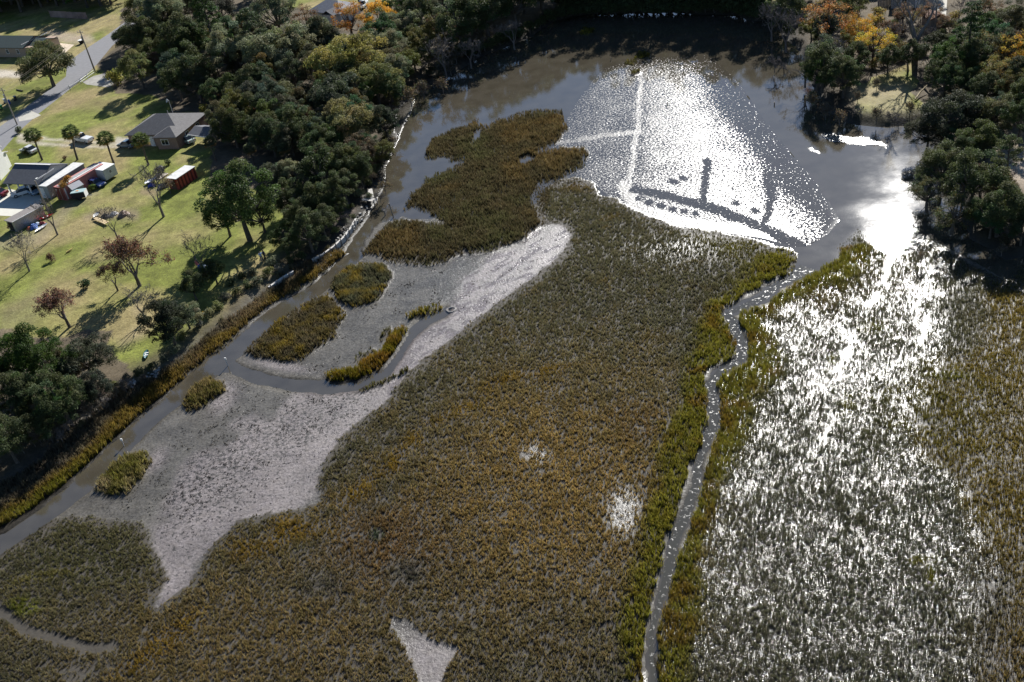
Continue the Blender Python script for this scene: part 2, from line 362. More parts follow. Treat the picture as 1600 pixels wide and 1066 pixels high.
# forest floor / brown litter, its colour darkened to hold the tree shadows
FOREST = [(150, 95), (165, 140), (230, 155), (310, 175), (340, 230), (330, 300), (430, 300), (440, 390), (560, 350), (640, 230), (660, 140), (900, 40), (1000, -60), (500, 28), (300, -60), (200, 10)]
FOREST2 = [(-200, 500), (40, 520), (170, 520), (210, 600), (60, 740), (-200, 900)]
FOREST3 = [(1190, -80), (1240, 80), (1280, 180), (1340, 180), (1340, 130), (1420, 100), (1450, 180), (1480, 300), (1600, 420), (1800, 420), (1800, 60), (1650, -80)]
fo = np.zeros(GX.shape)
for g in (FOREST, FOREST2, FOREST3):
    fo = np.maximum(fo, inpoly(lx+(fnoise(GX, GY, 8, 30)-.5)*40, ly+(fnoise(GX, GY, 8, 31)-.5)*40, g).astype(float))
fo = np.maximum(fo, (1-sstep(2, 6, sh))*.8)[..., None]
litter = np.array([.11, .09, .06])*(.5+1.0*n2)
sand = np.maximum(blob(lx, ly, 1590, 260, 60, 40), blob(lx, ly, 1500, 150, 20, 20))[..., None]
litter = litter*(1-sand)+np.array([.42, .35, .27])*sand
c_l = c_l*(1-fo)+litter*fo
# worn tracks and bare soil on the lawn
def worn(pts, c, amt=.8, soft=4):
    global c_l
    e, wd = segd(lx+(fnoise(GX, GY, 1.5, 33)-.5)*4, ly+(fnoise(GX, GY, 1.5, 34)-.5)*4, pts)
    k = ((1-sstep(-soft/2, soft, e-wd/2))*amt)[..., None]
    c_l = c_l*(1-k)+np.array(c)*(.85+.3*n2)*k
worn([(30, 212, 5), (80, 218, 2), (130, 222, 2), (190, 224, 2)], (.5, .45, .36)); worn([(30, 220, 5), (80, 226, 2), (140, 229, 2), (190, 229, 2)], (.48, .43, .35))
worn([(186, 220, 10), (200, 222, 12)], (.45, .42, .36)); worn([(-20, 114, 10), (18, 116, 9), (44, 118, 5)], (.55, .5, .42))
worn([(150, 300, 4), (110, 320, 12), (88, 345, 12), (60, 372, 16), (0, 380, 16)], (.27, .22, .15), .6, 12)
worn([(135, 340, 4), (160, 334, 10), (210, 336, 12)], (.26, .2, .14), .7, 10); worn([(225, 300, 8), (240, 302, 10)], (.3, .22, .15), .6, 8)
worn([(80, 55, 10), (110, 60, 12), (140, 62, 8)], (.4, .33, .27), .6, 8); worn([(106, 158, 6), (150, 160, 14), (190, 165, 20)], (.27, .2, .11), .5, 18)
worn([(105, 125, 5), (60, 160, 5), (0, 195, 6)], (.38, .32, .24), .7, 5); worn([(160, 88, 4), (200, 55, 4)], (.2, .16, .08), .8, 4)
worn([(1345, 150, 30), (1400, 155, 40), (1385, 165, 30)], (.33, .28, .17), .7, 12); worn([(20, 500, 40), (60, 470, 30)], (.23, .19, .11), .5, 20)
worn([(540, 318, 8), (548, 330, 12), (530, 348, 6)], (.42, .34, .28), .8, 5); worn([(440, 295, 10), (436, 320, 8)], (.36, .3, .22), .5, 8)
worn([(190, 540, 8), (230, 510, 12), (215, 480, 8)], (.3, .24, .15), .5, 14); worn([(25, 598, 14), (45, 597, 12)], (.42, .33, .22), .9, 6)
lm = land[..., None]
c_mud = np.where(speck[..., None] > 0, np.array([.06, .053, .04])*(.9+.2*n2), c_mud)
for cr_ in (CREEK_L, CREEK_R, CREEK_C):
    e_, w_ = segd(U_, V_, cr_); c_mud = c_mud*(1-.55*(1-sstep(2, 9, e_-w_/2)))[..., None]
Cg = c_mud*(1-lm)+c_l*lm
# gloss / bump: r roughness, g fine relief, b coarse sparkle relief
rough = np.full(GX.shape, .36); fine = np.full(GX.shape, .5); spk = np.zeros(GX.shape)
lowm = np.clip((fnoise(GX, GY, 6, 40)-.45)*4, 0, 1)*(~grassy)
rough = rough
rough = .17+.06*(fnoise(GX, GY, 3, 44)-.5)+.36*palem*(.6+.4*np.clip(fnoise(GX, GY, 1.5, 45)*1.6, 0, 1))
e_, w_ = segd(U_, V_, [(878, 365, 30), (830, 400, 50), (760, 450, 60), (700, 510, 40), (640, 560, 30), (600, 610, 30), (520, 690, 40)])
sk_ = fnoise(GX*.9+GY*.45, GY*.9-GX*.4, 1.0, 41, 2); sk_ = vnoise((GX*.8+GY*.6), (GY*.8-GX*.6)*3.2, 1.6, 42)
stk = (1-sstep(-6, 24, e_-w_/2))*sstep(560, 690, U_)
rough = np.where(stk > .3, .16+.25*np.clip((sk_-.3)*3.2, 0, 1)*stk, rough)
rough = np.where(grassy, .85-.5*np.clip(blob(U_, V_, 975, 800, 30, 45)*1.5+blob(U_, V_, 838, 712, 24, 20)*1.3+blob(U_, V_, 1060, 390, 110, 30), 0, 1), rough)
rgt = inpoly(U_, V_, G_RIGHT)
rough = np.where(grassy & rgt, .20-.055*sstep(560, 860, V_)+.4*np.clip(AMB(U_, V_, n1[..., 0]), 0, 1), rough)
rough = np.where(speck > 0, .028, rough); spk = np.where(speck > 0, 1.0, spk)
rough = np.where(glit, .03, rough); spk = np.where(glit, 1.0, spk)
fine = np.where(speck > 0, np.clip(np.maximum(cov, track*(.62+.3*(fnoise(GX, GY, 2, 26)-.3))), 0, 1), 0.0); fine = np.where(glit, .52, fine)
inner = (inpoly(Uw, Vw, [(880, 260), (890, 200), (960, 140), (1010, 130), (1060, 200), (1000, 290), (940, 290)])*.6)
eL, wL_ = segd(U_, V_, CREEK_L); rough = np.where((eL-wL_/2 < 7) & (U_ < 640), .6, rough)
e_, w_ = segd(U_, V_, CREEK_R); rough = np.where((e_-w_/2 < 9) & (V_ > 430), .55, rough); e_, w_ = segd(U_, V_, CREEK_C); rough = np.where(e_-w_/2 < 8, .5, rough)
rough = np.where(land > .02, .95, rough)
dull = land.copy()
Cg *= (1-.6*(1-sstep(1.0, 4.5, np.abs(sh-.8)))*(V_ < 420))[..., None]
for cr_ in (CREEK_R, CREEK_L, CREEK_C):
    e_, w_ = segd(U_, V_, cr_); dull = np.maximum(dull, (1-sstep(5, 11, e_-w_/2))*(V_ > 440))
dull = np.maximum(dull, .5*(grassy & rgt)*(.45+.55*sstep(520, 740, V_)))
Prm = np.stack([rough, fine, spk, dull], -1)
nY, nX = GX.shape
idx = np.arange(nX*nY).reshape(nY, nX)
Fq = np.stack([idx[:-1, :-1], idx[:-1, 1:], idx[1:, 1:], idx[1:, :-1]], -1).reshape(-1, 4)
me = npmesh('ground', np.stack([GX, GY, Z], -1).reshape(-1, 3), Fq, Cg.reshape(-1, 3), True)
dot = np.clip(palem*sstep(760, 560, U_)*(.55+.9*np.maximum(blob(U_, V_, 340, 725, 140, 60, -40), blob(U_, V_, 490, 650, 120, 35, -35))), 0, 1)*(~grassy)*(land < .1)
dot = np.maximum(dot, (1-palem)*.35*(~grassy)*(land < .1)*(V_ > 400)*(U_ < 800))
ad = me.attributes.new('Dot', 'FLOAT', 'POINT'); ad.data.foreach_set('value', dot.astype(np.float32).ravel())
a = me.attributes.new('Prm', 'FLOAT_COLOR', 'POINT'); a.data.foreach_set('color', Prm.astype(np.float32).reshape(-1))
m, t, b = newmat('ground')
ac = nd(t, 'ShaderNodeAttribute', attribute_name='Col'); ap = nd(t, 'ShaderNodeAttribute', attribute_name='Prm')
sep = nd(t, 'ShaderNodeSeparateColor'); t.links.new(ap.outputs['Color'], sep.inputs[0])
nA = noisetex(t, 3.2, 5, .65); nB = noisetex(t, 1.1, 4, .6); nC = noisetex(t, 2.3, 3, .6); nD = noisetex(t, 3.1, 3, .6)
rA = ramp(t, nA.outputs[0], [(.3, (.62, .62, .62)), (.7, (1.38, 1.38, 1.38))])
c = mixc(t, ac.outputs['Color'], rA.outputs[0], 1.0, 'MULTIPLY')
rB = ramp(t, nB.outputs[0], [(.3, (.82, .8, .78)), (.7, (1.15, 1.15, 1.2))])
c = mixc(t, c, rB.outputs[0], 1.0, 'MULTIPLY')
nE = noisetex(t, 2.1, 3, .6); adn = nd(t, 'ShaderNodeAttribute', attribute_name='Dot')
dk = math_(t, 'GREATER_THAN', nE.outputs[0], math_(t, 'SUBTRACT', .74, math_(t, 'MULTIPLY', adn.outputs['Fac'], .2)))
c = mixc(t, c, (.03, .027, .024), math_(t, 'MULTIPLY', dk, .85))
t.links.new(c, b.inputs['Base Color'])
lump = math_(t, 'MULTIPLY', math_(t, 'GREATER_THAN', nD.outputs[0], math_(t, 'SUBTRACT', .67, math_(t, 'MULTIPLY', sep.outputs[1], .34))), sep.outputs[2]); matte = math_(t, 'MULTIPLY', lump, .3)
rr = math_(t, 'ADD', math_(t, 'ADD', sep.outputs[0], matte), math_(t, 'MULTIPLY', math_(t, 'SUBTRACT', nA.outputs[0], .5), math_(t, 'MULTIPLY', sep.outputs[0], 1.5))); t.links.new(rr, b.inputs['Roughness'])
sp = math_(t, 'ADD', math_(t, 'SUBTRACT', .5, math_(t, 'MULTIPLY', ap.outputs['Alpha'], .35)), math_(t, 'MULTIPLY', sep.outputs[2], .7)); t.links.new(sp, b.inputs['Specular IOR Level'])
b1 = bump(t, nA.outputs[0], math_(t, 'SUBTRACT', .07, math_(t, 'MULTIPLY', sep.outputs[2], .069)), None)
b2 = bump(t, nC.outputs[0], math_(t, 'MULTIPLY', lump, .07), b, 1.0, b1)
go = link('ground', me, m); tag(go, kind='structure')
# the land beyond the frame, to the horizon
mb = MB(); X0, X1, Y0, Y1, B = gx[0], gx[-1], gy[0], gy[-1], 3000
for q in ([(-B, -B), (B, -B), (B, Y0), (-B, Y0)], [(-B, Y1), (B, Y1), (B, B), (-B, B)], [(-B, Y0), (X0, Y0), (X0, Y1), (-B, Y1)], [(X1, Y0), (B, Y0), (B, Y1), (X1, Y1)]):
    mb.poly([(x, y, .05 if q[0][1] < -100 and q[2][1] <= Y0 else LZ-.02) for x, y in q])
tag(mb.build('far_ground', simple('far_ground', (.09, .09, .045), .95, scale=.05)), kind='structure')

# ---- water: one sheet at z = 0
m, t, b = newmat('bay_water')
n = noisetex(t, 5.0, 3, .6); n2_ = noisetex(t, .35, 3, .5)
rw = ramp(t, n2_.outputs[0], [(.3, (.058, .05, .036)), (.7, (.08, .07, .052))]); t.links.new(rw.outputs[0], b.inputs['Base Color'])
b.inputs['Roughness'].default_value = .075; b.inputs['IOR'].default_value = 2.05; b.inputs['Specular IOR Level'].default_value = .5
rr = ramp(t, noisetex(t, .12, 4, .6).outputs[0], [(.35, (.02,)*3), (.7, (.048,)*3)]); t.links.new(rr.outputs[0], b.inputs['Roughness'])
bump(t, n.outputs[0], .0022, b)
mb = MB(); mb.poly([(X0+1, Y0+1, 0), (X1-1, Y0+1, 0), (X1-1, Y1-1, 0), (X0+1, Y1-1, 0)])
tag(mb.build('water', m), kind='structure')

mc, t, b = newmat('creek_water'); b.inputs['Base Color'].default_value = (.06, .058, .05, 1); b.inputs['Roughness'].default_value = .07; b.inputs['IOR'].default_value = 1.5
rf = noisetex(t, 2.2, 4, .7); lp = math_(t, 'GREATER_THAN', rf.outputs[0], .60)
t.links.new(math_(t, 'ADD', .05, math_(t, 'MULTIPLY', lp, .3)), b.inputs['Roughness']); bump(t, rf.outputs[0], math_(t, 'ADD', .012, math_(t, 'MULTIPLY', lp, .07)), b)
mb = MB(); pc = [P(x, y, .004) for x, y, w_ in CREEK_R[1:]]; wd = [w_*1.5/scl(x, y) for x, y, w_ in CREEK_R[1:]]; L_, R_ = [], []
for i, p in enumerate(pc):
    d = pc[min(i+1, len(pc)-1)]-pc[max(i-1, 0)]; d = d/np.linalg.norm(d); nn = np.array([-d[1], d[0], 0])*wd[i]/2; L_.append(p+nn); R_.append(p-nn)
mb.add(L_+R_, [(i, i+1, i+1+len(pc), i+len(pc)) for i in range(len(pc)-1)]); tag(mb.build('creek_water', mc), kind='structure')

# ================================================================== MARSH GRASS (stuff)
LEVEE = (CREEK_R,)
def grass_color(u, v, X, Y, n):
    """albedo of the grass standing at a place, (n,3)"""
    A = lambda *c: np.array(c)
    c = np.tile(A(.135, .125, .066), (n, 1))
    def lay(k, col):
        nonlocal c
        k = np.clip(k, 0, 1)[:, None]; c = c*(1-k)+np.array(col)*k
    nz = fnoise(X, Y, 7, 50); nf = fnoise(X, Y, 2.5, 51)
    w = (nf-.5)*1.2
    lay(blob(u, v, 880, 780, 300, 230)*1.3+w*.5-.1, (.30, .21, .07))
    lay(blob(u, v, 450, 1000, 420, 170)*1.2+w*.6-.15, (.235, .175, .07))
    lay(blob(u, v, 1000, 660, 60, 40)*1.0+w*.4-.1, (.22, .15, .055))
    lay(blob(u, v, 600, 850, 120, 80)*.9+w*.5-.1, (.20, .12, .045))
    for cx, cy, rx, ry, ro in ((860, 580, 60, 9, -10), (780, 600, 45, 10, -20), (720, 645, 55, 14, -22), (645, 690, 22, 26, 30), (620, 725, 35, 16, -50), (460, 830, 75, 42, -20), (385, 860, 50, 25, -30),
                               (270, 990, 90, 22, -35), (230, 1030, 60, 18, -30), (560, 770, 60, 18, -40)):
        lay(blob(u, v, cx, cy, rx, ry, ro)*1.3+w*.9-.3, (.235, .155, .025))
    lay(blob(u, v, 590, 838, 18, 14)*2-.6, (.07, .09, .05)); lay(blob(u, v, 500, 915, 50, 30)*1.3+w-.3, (.10, .095, .07)); lay(blob(u, v, 640, 900, 40, 30)*1.2+w-.3, (.11, .10, .07))
    lay(blob(u, v, 130, 880, 150, 70)*1.2+w-.2, (.12, .115, .05)); lay(blob(u, v, 40, 950, 30, 16)*1.8-.3, (.17, .18, .03)); lay(blob(u, v, 80, 900, 70, 12, -10)*1.2+w-.3, (.17, .15, .04))
    # right side
    r = (u > 1060) & (v > 380)
    lay(r*blob(u, v, 1380, 800, 320, 420)*1.5, (.105, .105, .062))
    lay(r*AMB(u, v, nz)*.95, (.20, .15, .032))
    lay(r*(sstep(1430, 1600, u)*sstep(800, 900, v)*.8)*np.clip(.6+w, 0, 1), (.16, .115, .05))
    lay(r*blob(u, v, 1450, 640, 100, 80)*1.3*np.clip(.7+w, 0, 1), (.14, .125, .025))
    lay(r*blob(u, v, 1280, 450, 110, 45)*1.4*np.clip(.7+w, 0, 1), (.15, .115, .03))
    for cx, cy, rx, ry in ((1365, 515, 28, 12), (1480, 590, 40, 10), (1440, 880, 26, 10), (1455, 905, 12, 20), (1325, 635, 14, 22), (1300, 565, 10, 10), (1180, 580, 40, 16)):
        lay(r*blob(u, v, cx, cy, rx, ry)*1.8-.4, (.15, .14, .018))
    # creek edges: taller yellow green grass
    e, wd = segd(u, v, CREEK_R); wL = 50*(.2+1.5*fnoise(X, Y, 9, 53))*(.6+v/1400)
    lv = 1-sstep(.55, 1.1, (e-wd/2)/wL)
    lv = lv*((v > 385) | (u < 1240))
    lay(lv*.95, (.19, .175, .022)); lay(lv*np.clip((nf-.52)*5, 0, 1)*.8, (.19, .12, .02))
    lay(blob(u, v, 1150, 385, 70, 22, 15)*1.3*np.clip(.6+w, 0, 1), (.165, .145, .02)); lay(blob(u, v, 900, 292, 40, 12)*1.3-.2, (.16, .115, .04))
    # upper island
    t_ = inpoly(u, v, [(540, 420), (540, 150), (960, 150), (925, 280), (860, 300), (850, 360), (720, 425)])
    lay(t_*.95, (.10, .082, .04)); lay(t_*np.clip((nz-.5)*5, 0, 1)*.7, (.16, .11, .04)); lay(t_*np.clip((.45-nz)*5, 0, 1)*.6, (.10, .105, .04))
    # left bank strip
    e, wd = segd(u, v, CREEK_L); bk = inpoly(u, v, G_BANK)
    lay(bk*.95, (.135, .115, .08)); lay(bk*(1-sstep(10, 24, e-wd/2+(nf-.5)*14)), (.185, .13, .03)); lay(bk*(1-sstep(6, 14, e-wd/2+(nf-.5)*10))*np.clip((nz-.45)*4, 0, 1)*.8, (.17, .165, .02))
    lay(bk*(u > 290)*.7*np.clip((nf-.35)*3, 0, 1), (.17, .12, .055))
    return c, lv
def isl_color(i, u, v, X, Y, n):
    nf = fnoise(X, Y, 1.8, 52)[:, None]
    a, b = {0: ((.11, .11, .06), (.20, .15, .03)), 1: ((.12, .10, .055), (.19, .14, .025)), 2: ((.17, .14, .015), (.21, .12, .02)), 3: ((.16, .14, .02), (.2, .15, .03)),
            4: ((.22, .17, .07), (.13, .12, .03)), 5: ((.27, .22, .11), (.15, .14, .03)), 8: ((.2, .19, .03), (.1, .09, .02)), 9: ((.2, .19, .03), (.1, .09, .02))}.get(i, ((.09, .085, .03), (.12, .11, .03)))
    k = np.clip((nf-.35)*2.6, 0, 1)
    return np.array(a)*(1-k)+np.array(b)*k
def right_density(u, v, X, Y):
    d = np.full(u.shape, .95)
    nf = fnoise(X, Y, 2.2, 60); nz = fnoise(X, Y, 6, 61)
    op = np.zeros(u.shape)
    for cx, cy, rx, ry, k in ((1245, 500, 60, 34, .9), (1330, 520, 50, 40, 1.0), (1440, 470, 60, 60, .95), (1300, 600, 90, 60, .85), (1230, 690, 90, 60, .8), (1190, 780, 60, 80, .8), (1290, 740, 80, 80, .6),
                              (1250, 860, 130, 60, .6), (1400, 580, 60, 30, .9), (1480, 530, 30, 60, .7), (1345, 400, 40, 40, .6), (1440, 430, 70, 30, .9), (1350, 930, 150, 120, .3), (1170, 980, 70, 120, .35)):
        op = np.maximum(op, blob(u, v, cx, cy, rx, ry)*k)
    for pts in ([(1398, 395, 10), (1385, 430, 8), (1370, 465, 5), (1352, 490, 8), (1338, 530, 14), (1310, 580, 4)], [(1405, 410, 4), (1450, 420, 4), (1490, 438, 4), (1450, 500, 8), (1440, 540, 6)],
                [(1370, 445, 2), (1400, 450, 3), (1440, 452, 2)], [(1400, 530, 2), (1430, 530, 3)], [(1485, 560, 4), (1520, 585, 4), (1535, 610, 3)], [(1330, 540, 6), (1300, 640, 2), (1280, 760, 2)]):
        e, wd = segd(u+(nf-.5)*10, v+(nf-.5)*10, pts); op = np.maximum(op, (1-sstep(0, 5, e-wd/2))*1.25)
    op = op*(1-.5*sstep(640, 880, v))
    d = d-op*.45-np.clip((nf-.5)*2.0, -.3, .5)*op
    am = AMB(u, v, nz)
    d = d*np.clip(.35+1.35*fnoise(X, Y, 1.3, 63, 2), 0, 1.3)
    for cx, cy, rx, ry in ((1345, 425, 34, 22), (1298, 452, 60, 26), (1432, 392, 34, 15), (1402, 446, 14, 14), (1292, 428, 14, 12), (1372, 402, 18, 13), (1240, 448, 20, 10), (1365, 515, 26, 13), (1425, 425, 20, 12), (1480, 440, 26, 20), (1330, 378, 30, 13), (1470, 400, 22, 16), (1450, 480, 22, 12), (1370, 560, 20, 10), (1300, 520, 12, 10)):
        d = np.maximum(d, np.clip(blob(u, v, cx, cy, rx, ry)*1.7-.35, 0, 1)*(.35+nf))
    return np.clip(np.maximum(d, am*.98), .015, 1)

def tufts(X, Y, col, hgt, zb, nb=6, wid=.05, lean=.35, seed=1):
    """one mesh of bent grass blades; X, Y tuft centres, hgt their heights"""
    r = np.random.default_rng(seed); n = len(X)
    k = n*nb
    bx = np.repeat(X, nb)+r.normal(0, .065, k); by = np.repeat(Y, nb)+r.normal(0, .065, k)
    h = np.repeat(hgt, nb)*r.uniform(.6, 1.15, k); a = r.uniform(0, 2*np.pi, k); ln = np.abs(r.normal(0, lean, k))*h
    la = r.uniform(0, 2*np.pi, k); w_ = wid*r.uniform(.6, 1.4, k)
    wx, wy = np.cos(a)*w_, np.sin(a)*w_; lx_, ly_ = np.cos(la)*ln, np.sin(la)*ln
    z0 = np.repeat(zb, nb)
    V = np.empty((k, 4, 3), np.float32)
    V[:, 0] = np.stack([bx-wx*.5, by-wy*.5, z0], -1); V[:, 1] = np.stack([bx+wx*.5, by+wy*.5, z0], -1)
    V[:, 2] = np.stack([bx+lx_*.4+wx*.55, by+ly_*.4+wy*.55, z0+h*.6], -1); V[:, 3] = np.stack([bx+lx_, by+ly_, z0+h], -1)
    base = np.arange(k)*4
    Fc = np.concatenate([np.stack([base, base+1, base+2], -1), np.stack([base, base+2, base+3], -1)])
    c = np.repeat(col, nb, 0)*r.uniform(.75, 1.25, (k, 1))*(1+r.normal(0, .05, (k, 3)))
    dead = r.random(k) < .06
    c[dead] = c[dead]*.6+np.array([.28, .23, .15])*.45
    c = np.repeat(np.clip(c, .005, .8)[:, None, :], 4, 1).reshape(-1, 3)
    return V.reshape(-1, 3), Fc, c
def ground_z(X, Y):
    i = np.clip(((X-gx[0])/st).round().astype(int), 0, nX-1); j = np.clip(((Y-gy[0])/st).round().astype(int), 0, nY-1)
    return np.maximum(Z[j, i], -.05)

def marsh(name, poly, label, cat, holes=(), dens=16, colf=None, densf=None, hbase=.55, seed=1, wid=.05, nb=6, hscale=None, warp=12, lean=.19, edge=13):
    r = np.random.default_rng(seed)
    # world bbox of the polygon inside the view (with a margin for other views)
    pp = np.array([P(min(max(x, -90), 1690), min(max(y, -40), 1130), 0)[:2] for x, y in poly])
    x0, y0 = pp.min(0)-1; x1, y1 = pp.max(0)+1
    n = int((x1-x0)*(y1-y0)*dens)
    X = r.uniform(x0, x1, n); Y = r.uniform(y0, y1, n)
    u, v = uv(X, Y, 0.0)
    k = (u > -90) & (u < 1690) & (v < 1130)
    X, Y, u, v = X[k], Y[k], u[k], v[k]
    uw = u+(fnoise(X, Y, 1.6, 13)-.5)*warp; vw = v+(fnoise(X, Y, 1.6, 14)-.5)*warp
    k = inpoly(uw, vw, poly)
    for h_ in holes: k &= ~inpoly(uw, vw, h_)
    for cr in (CREEK_R, CREEK_L, CREEK_C):
        e, wd = segd(u, v, cr); k &= (e-wd/2) > (-9+12*fnoise(X, Y, 1.1, 82, 2) if cr is CREEK_R else -1)
    X, Y, u, v = X[k], Y[k], u[k], v[k]; n = len(X)
    if densf is not None:
        k = r.random(n) < densf(u, v, X, Y); X, Y, u, v = X[k], Y[k], u[k], v[k]; n = len(X)
    nz = fnoise(X, Y, 2.0, 70+seed)
    hg = hbase*(.6+.8*nz)
    ee, _ = segd(u, v, poly, True); ecr, _ = segd(u, v, CREEK_R); eg = sstep(0, edge, ee+(fnoise(X, Y, 1.0, 81)-.5)*edge*.8); eg = np.where((ecr < 24) & (v > 430), 1.0, eg); k = r.random(n) < .3+.7*eg; hg = hg*(.6+.4*eg)
    X, Y, u, v, hg = X[k], Y[k], u[k], v[k], hg[k]; n = len(X)
    if colf is None:
        c, lv = grass_color(u, v, X, Y, n); hg = hg*(1+.75*lv)
    else: c = colf(u, v, X, Y, n)
    c = c*((.7+.6*fnoise(X, Y, 1.1, 90))*r.uniform(.6, 1.42, n))[:, None]
    V, Fc, cc = tufts(X, Y, c, hg, ground_z(X, Y)-.03, nb, wid, lean, seed+5)
    o = link(name, npmesh(name, V, Fc, cc), M_grass)
    print(name, n, 'tufts'); return tag(o, label, cat, None, 'stuff')

def cen_density(u, v, X, Y):
    d = np.full(u.shape, .95); nf = fnoise(X, Y, 1.5, 62)
    d -= blob(u, v, 975, 800, 26, 40, 20)*(.85)
    d -= blob(u, v, 1090, 400, 60, 22, 15)*.35
    for cx, cy in ((818, 712), (838, 705), (850, 712), (824, 716), (848, 738), (830, 700)): d -= blob(u, v, cx, cy, 5, 6)*1.2
    for pts in ([(905, 915), (930, 880), (948, 848)], [(1000, 760), (1030, 700), (1050, 650)], [(0, 945), (45, 985), (100, 1000), (160, 1018)], [(895, 370), (870, 400), (840, 440)]):
        e, wd = segd(u+(nf-.5)*8, v+(nf-.5)*8, pts); d -= (1-sstep(0, 5, e))*.7
    e, wd = segd(u, v, CREEK_B); d -= (1-sstep(0, 4, e-wd/2))*1.3
    e, _ = segd(u, v, [(640, 580), (690, 540), (740, 505), (790, 465), (840, 430), (880, 395)]); d -= (1-sstep(0, 14, e))*.4
    d -= blob(u, v, 130, 1050, 40, 20, -20)*.8
    return np.clip(d, 0, 1)
marsh('marsh_grass', G_CEN, 'broad meadow of short grey green and amber marsh grass in the middle of the flats', 'marsh grass', [H_BOT], 22, None, cen_density, .36, 1, .05, 7, None, 16, .24, 18)
marsh('marsh_grass', G_RIGHT, 'sparse marsh grass standing in shining wet mud right of the narrow winding creek', 'marsh grass', (), 30, None, lambda u, v, X, Y: np.maximum(right_density(u, v, X, Y), np.where(segd(u, v, CREEK_R)[0] < 34*(.6+v/1400), .95, 0)), .38, 2, .042, 5)
marsh('marsh_grass', G_TOP, 'dark olive grass island standing in the water at the head of the left creek', 'marsh grass', [[(805, 246), (825, 240), (842, 243), (838, 252), (815, 256)], [(738, 208), (752, 202), (748, 216), (736, 232)]], 20, None, None, .8, 3, .06)
marsh('marsh_grass', G_BANK, 'long strip of brown and amber grass between the left creek and the wooded bank', 'marsh grass', (), 22, None, None, .8, 4, .06, 6, None, 10, .22, 4)
for i, (nm, poly, lab) in enumerate(ISL):
    marsh(nm, poly, lab, 'marsh grass', (), 26, lambda u, v, X, Y, n, i=i: isl_color(i, u, v, X, Y, n), (lambda u, v, X, Y: np.full(u.shape, .35)) if i in (6, 7) else None, .95 if i in (2, 3, 4, 5) else .8, 10+i, .065, 7, None, 9)
# ================================================================== TREES
def leaves(C, N, n, size, r, up=.5, narrow=.55):
    """n leaf quads at points C with outward directions N"""
    k = len(C)
    d = N*.6+r.normal(0, .6, (k, 3)); d[:, 2] += up*r.random(k); d /= np.linalg.norm(d, axis=1)[:, None]+1e-9
    a = np.cross(d, r.normal(0, 1, (k, 3))); a /= np.linalg.norm(a, axis=1)[:, None]+1e-9; b_ = np.cross(d, a)
    s = (size*r.uniform(.6, 1.35, k))[:, None]
    V = np.stack([C-a*s, C-b_*s*narrow, C+a*s, C+b_*s*narrow], 1).reshape(-1, 3)
    return V, np.arange(k*4).reshape(k, 4)
def clumps(centres, radii, per, size, r, squash=.75, hue=.25, up=.5, shell=.45, tint=None):
    Vs, Cs = [], []
    for i, (c, R_) in enumerate(zip(centres, radii)):
        k = max(8, int(per*R_*R_))
        d = r.normal(0, 1, (k, 3)); d /= np.linalg.norm(d, axis=1)[:, None]
        d[:, 2] = np.where(d[:, 2] < -.35, -d[:, 2], d[:, 2])
        rad = R_*(1-shell*r.random(k)**1.6)*(1+.25*np.sin(5*d[:, 0]+i)*np.cos(4*d[:, 1]+2*i))
        p = c+d*rad[:, None]*np.array([1, 1, squash])
        V, _ = leaves(p, d, k, size, r, up); Vs.append(V)
        base = (1+r.normal(0, hue*.5))*np.array([1+r.normal(0, hue*.35), 1, 1+r.normal(0, hue*.3)])
        cc = base*(r.uniform(.7, 1.35, k)[:, None])
        if tint is not None:
            kk = r.random(k) < tint[1]; cc[kk] = cc[kk]*np.array(tint[0])
        Cs.append(np.repeat(cc, 4, 0))
    V = np.concatenate(Vs); return V, np.arange(len(V)).reshape(-1, 4), np.clip(np.concatenate(Cs), .02, 4)
def limbs(mb, base, targets, r0, r, n=6):
    for tgt in targets:
        tgt = np.array(tgt); b0 = np.array(base); mid = b0*.45+tgt*.55+r.normal(0, .35, 3); mid[2] -= .4
        mb.tube([b0, mid, tgt], [r0, r0*.55, r0*.18], n, False)
CR = {}; TR = {}
def reg(key, crowns, trunks): CR[key] = crowns; TR[key] = trunks
def mesh_of(mb, name):
    me = bpy.data.meshes.new(name); me.from_pydata(mb.v, [], mb.f); me.validate(); me.update(); return me
def make_oak(seed, Rr=5.5, H_=10.5, ncl=46, per=150, size=.14, squash=.62, flat=.8, shell=.45, hue=.3, tint=None):
    r = np.random.default_rng(seed); cs, rs = [], []
    for i in range(ncl):
        th = r.uniform(0, 2*np.pi); ph = np.arccos(r.uniform(-.45, 1)); rad = Rr*r.uniform(.62, .95)*(1+.16*np.sin(2*th+seed)+.12*np.sin(3*th+2*seed))
        cs.append([rad*np.sin(ph)*np.cos(th), rad*np.sin(ph)*np.sin(th), H_-Rr*squash*1.1+rad*squash*np.cos(ph)]); rs.append(r.uniform(.75, 1.55)*Rr/5.5)
    cs = np.array(cs); V, Fc, c = clumps(cs, rs, per, size, r, flat, hue, .5, shell, tint)
    cm = npmesh('crown', V, Fc, c); mb = MB()
    mb.tube([(0, 0, -.3), (.15, .05, H_*.22), (.1, -.1, H_*.42)], [.42, .3, .24], 8)
    limbs(mb, (.1, -.05, H_*.3), cs[::3], .17, r); return cm, mesh_of(mb, 'trunk')
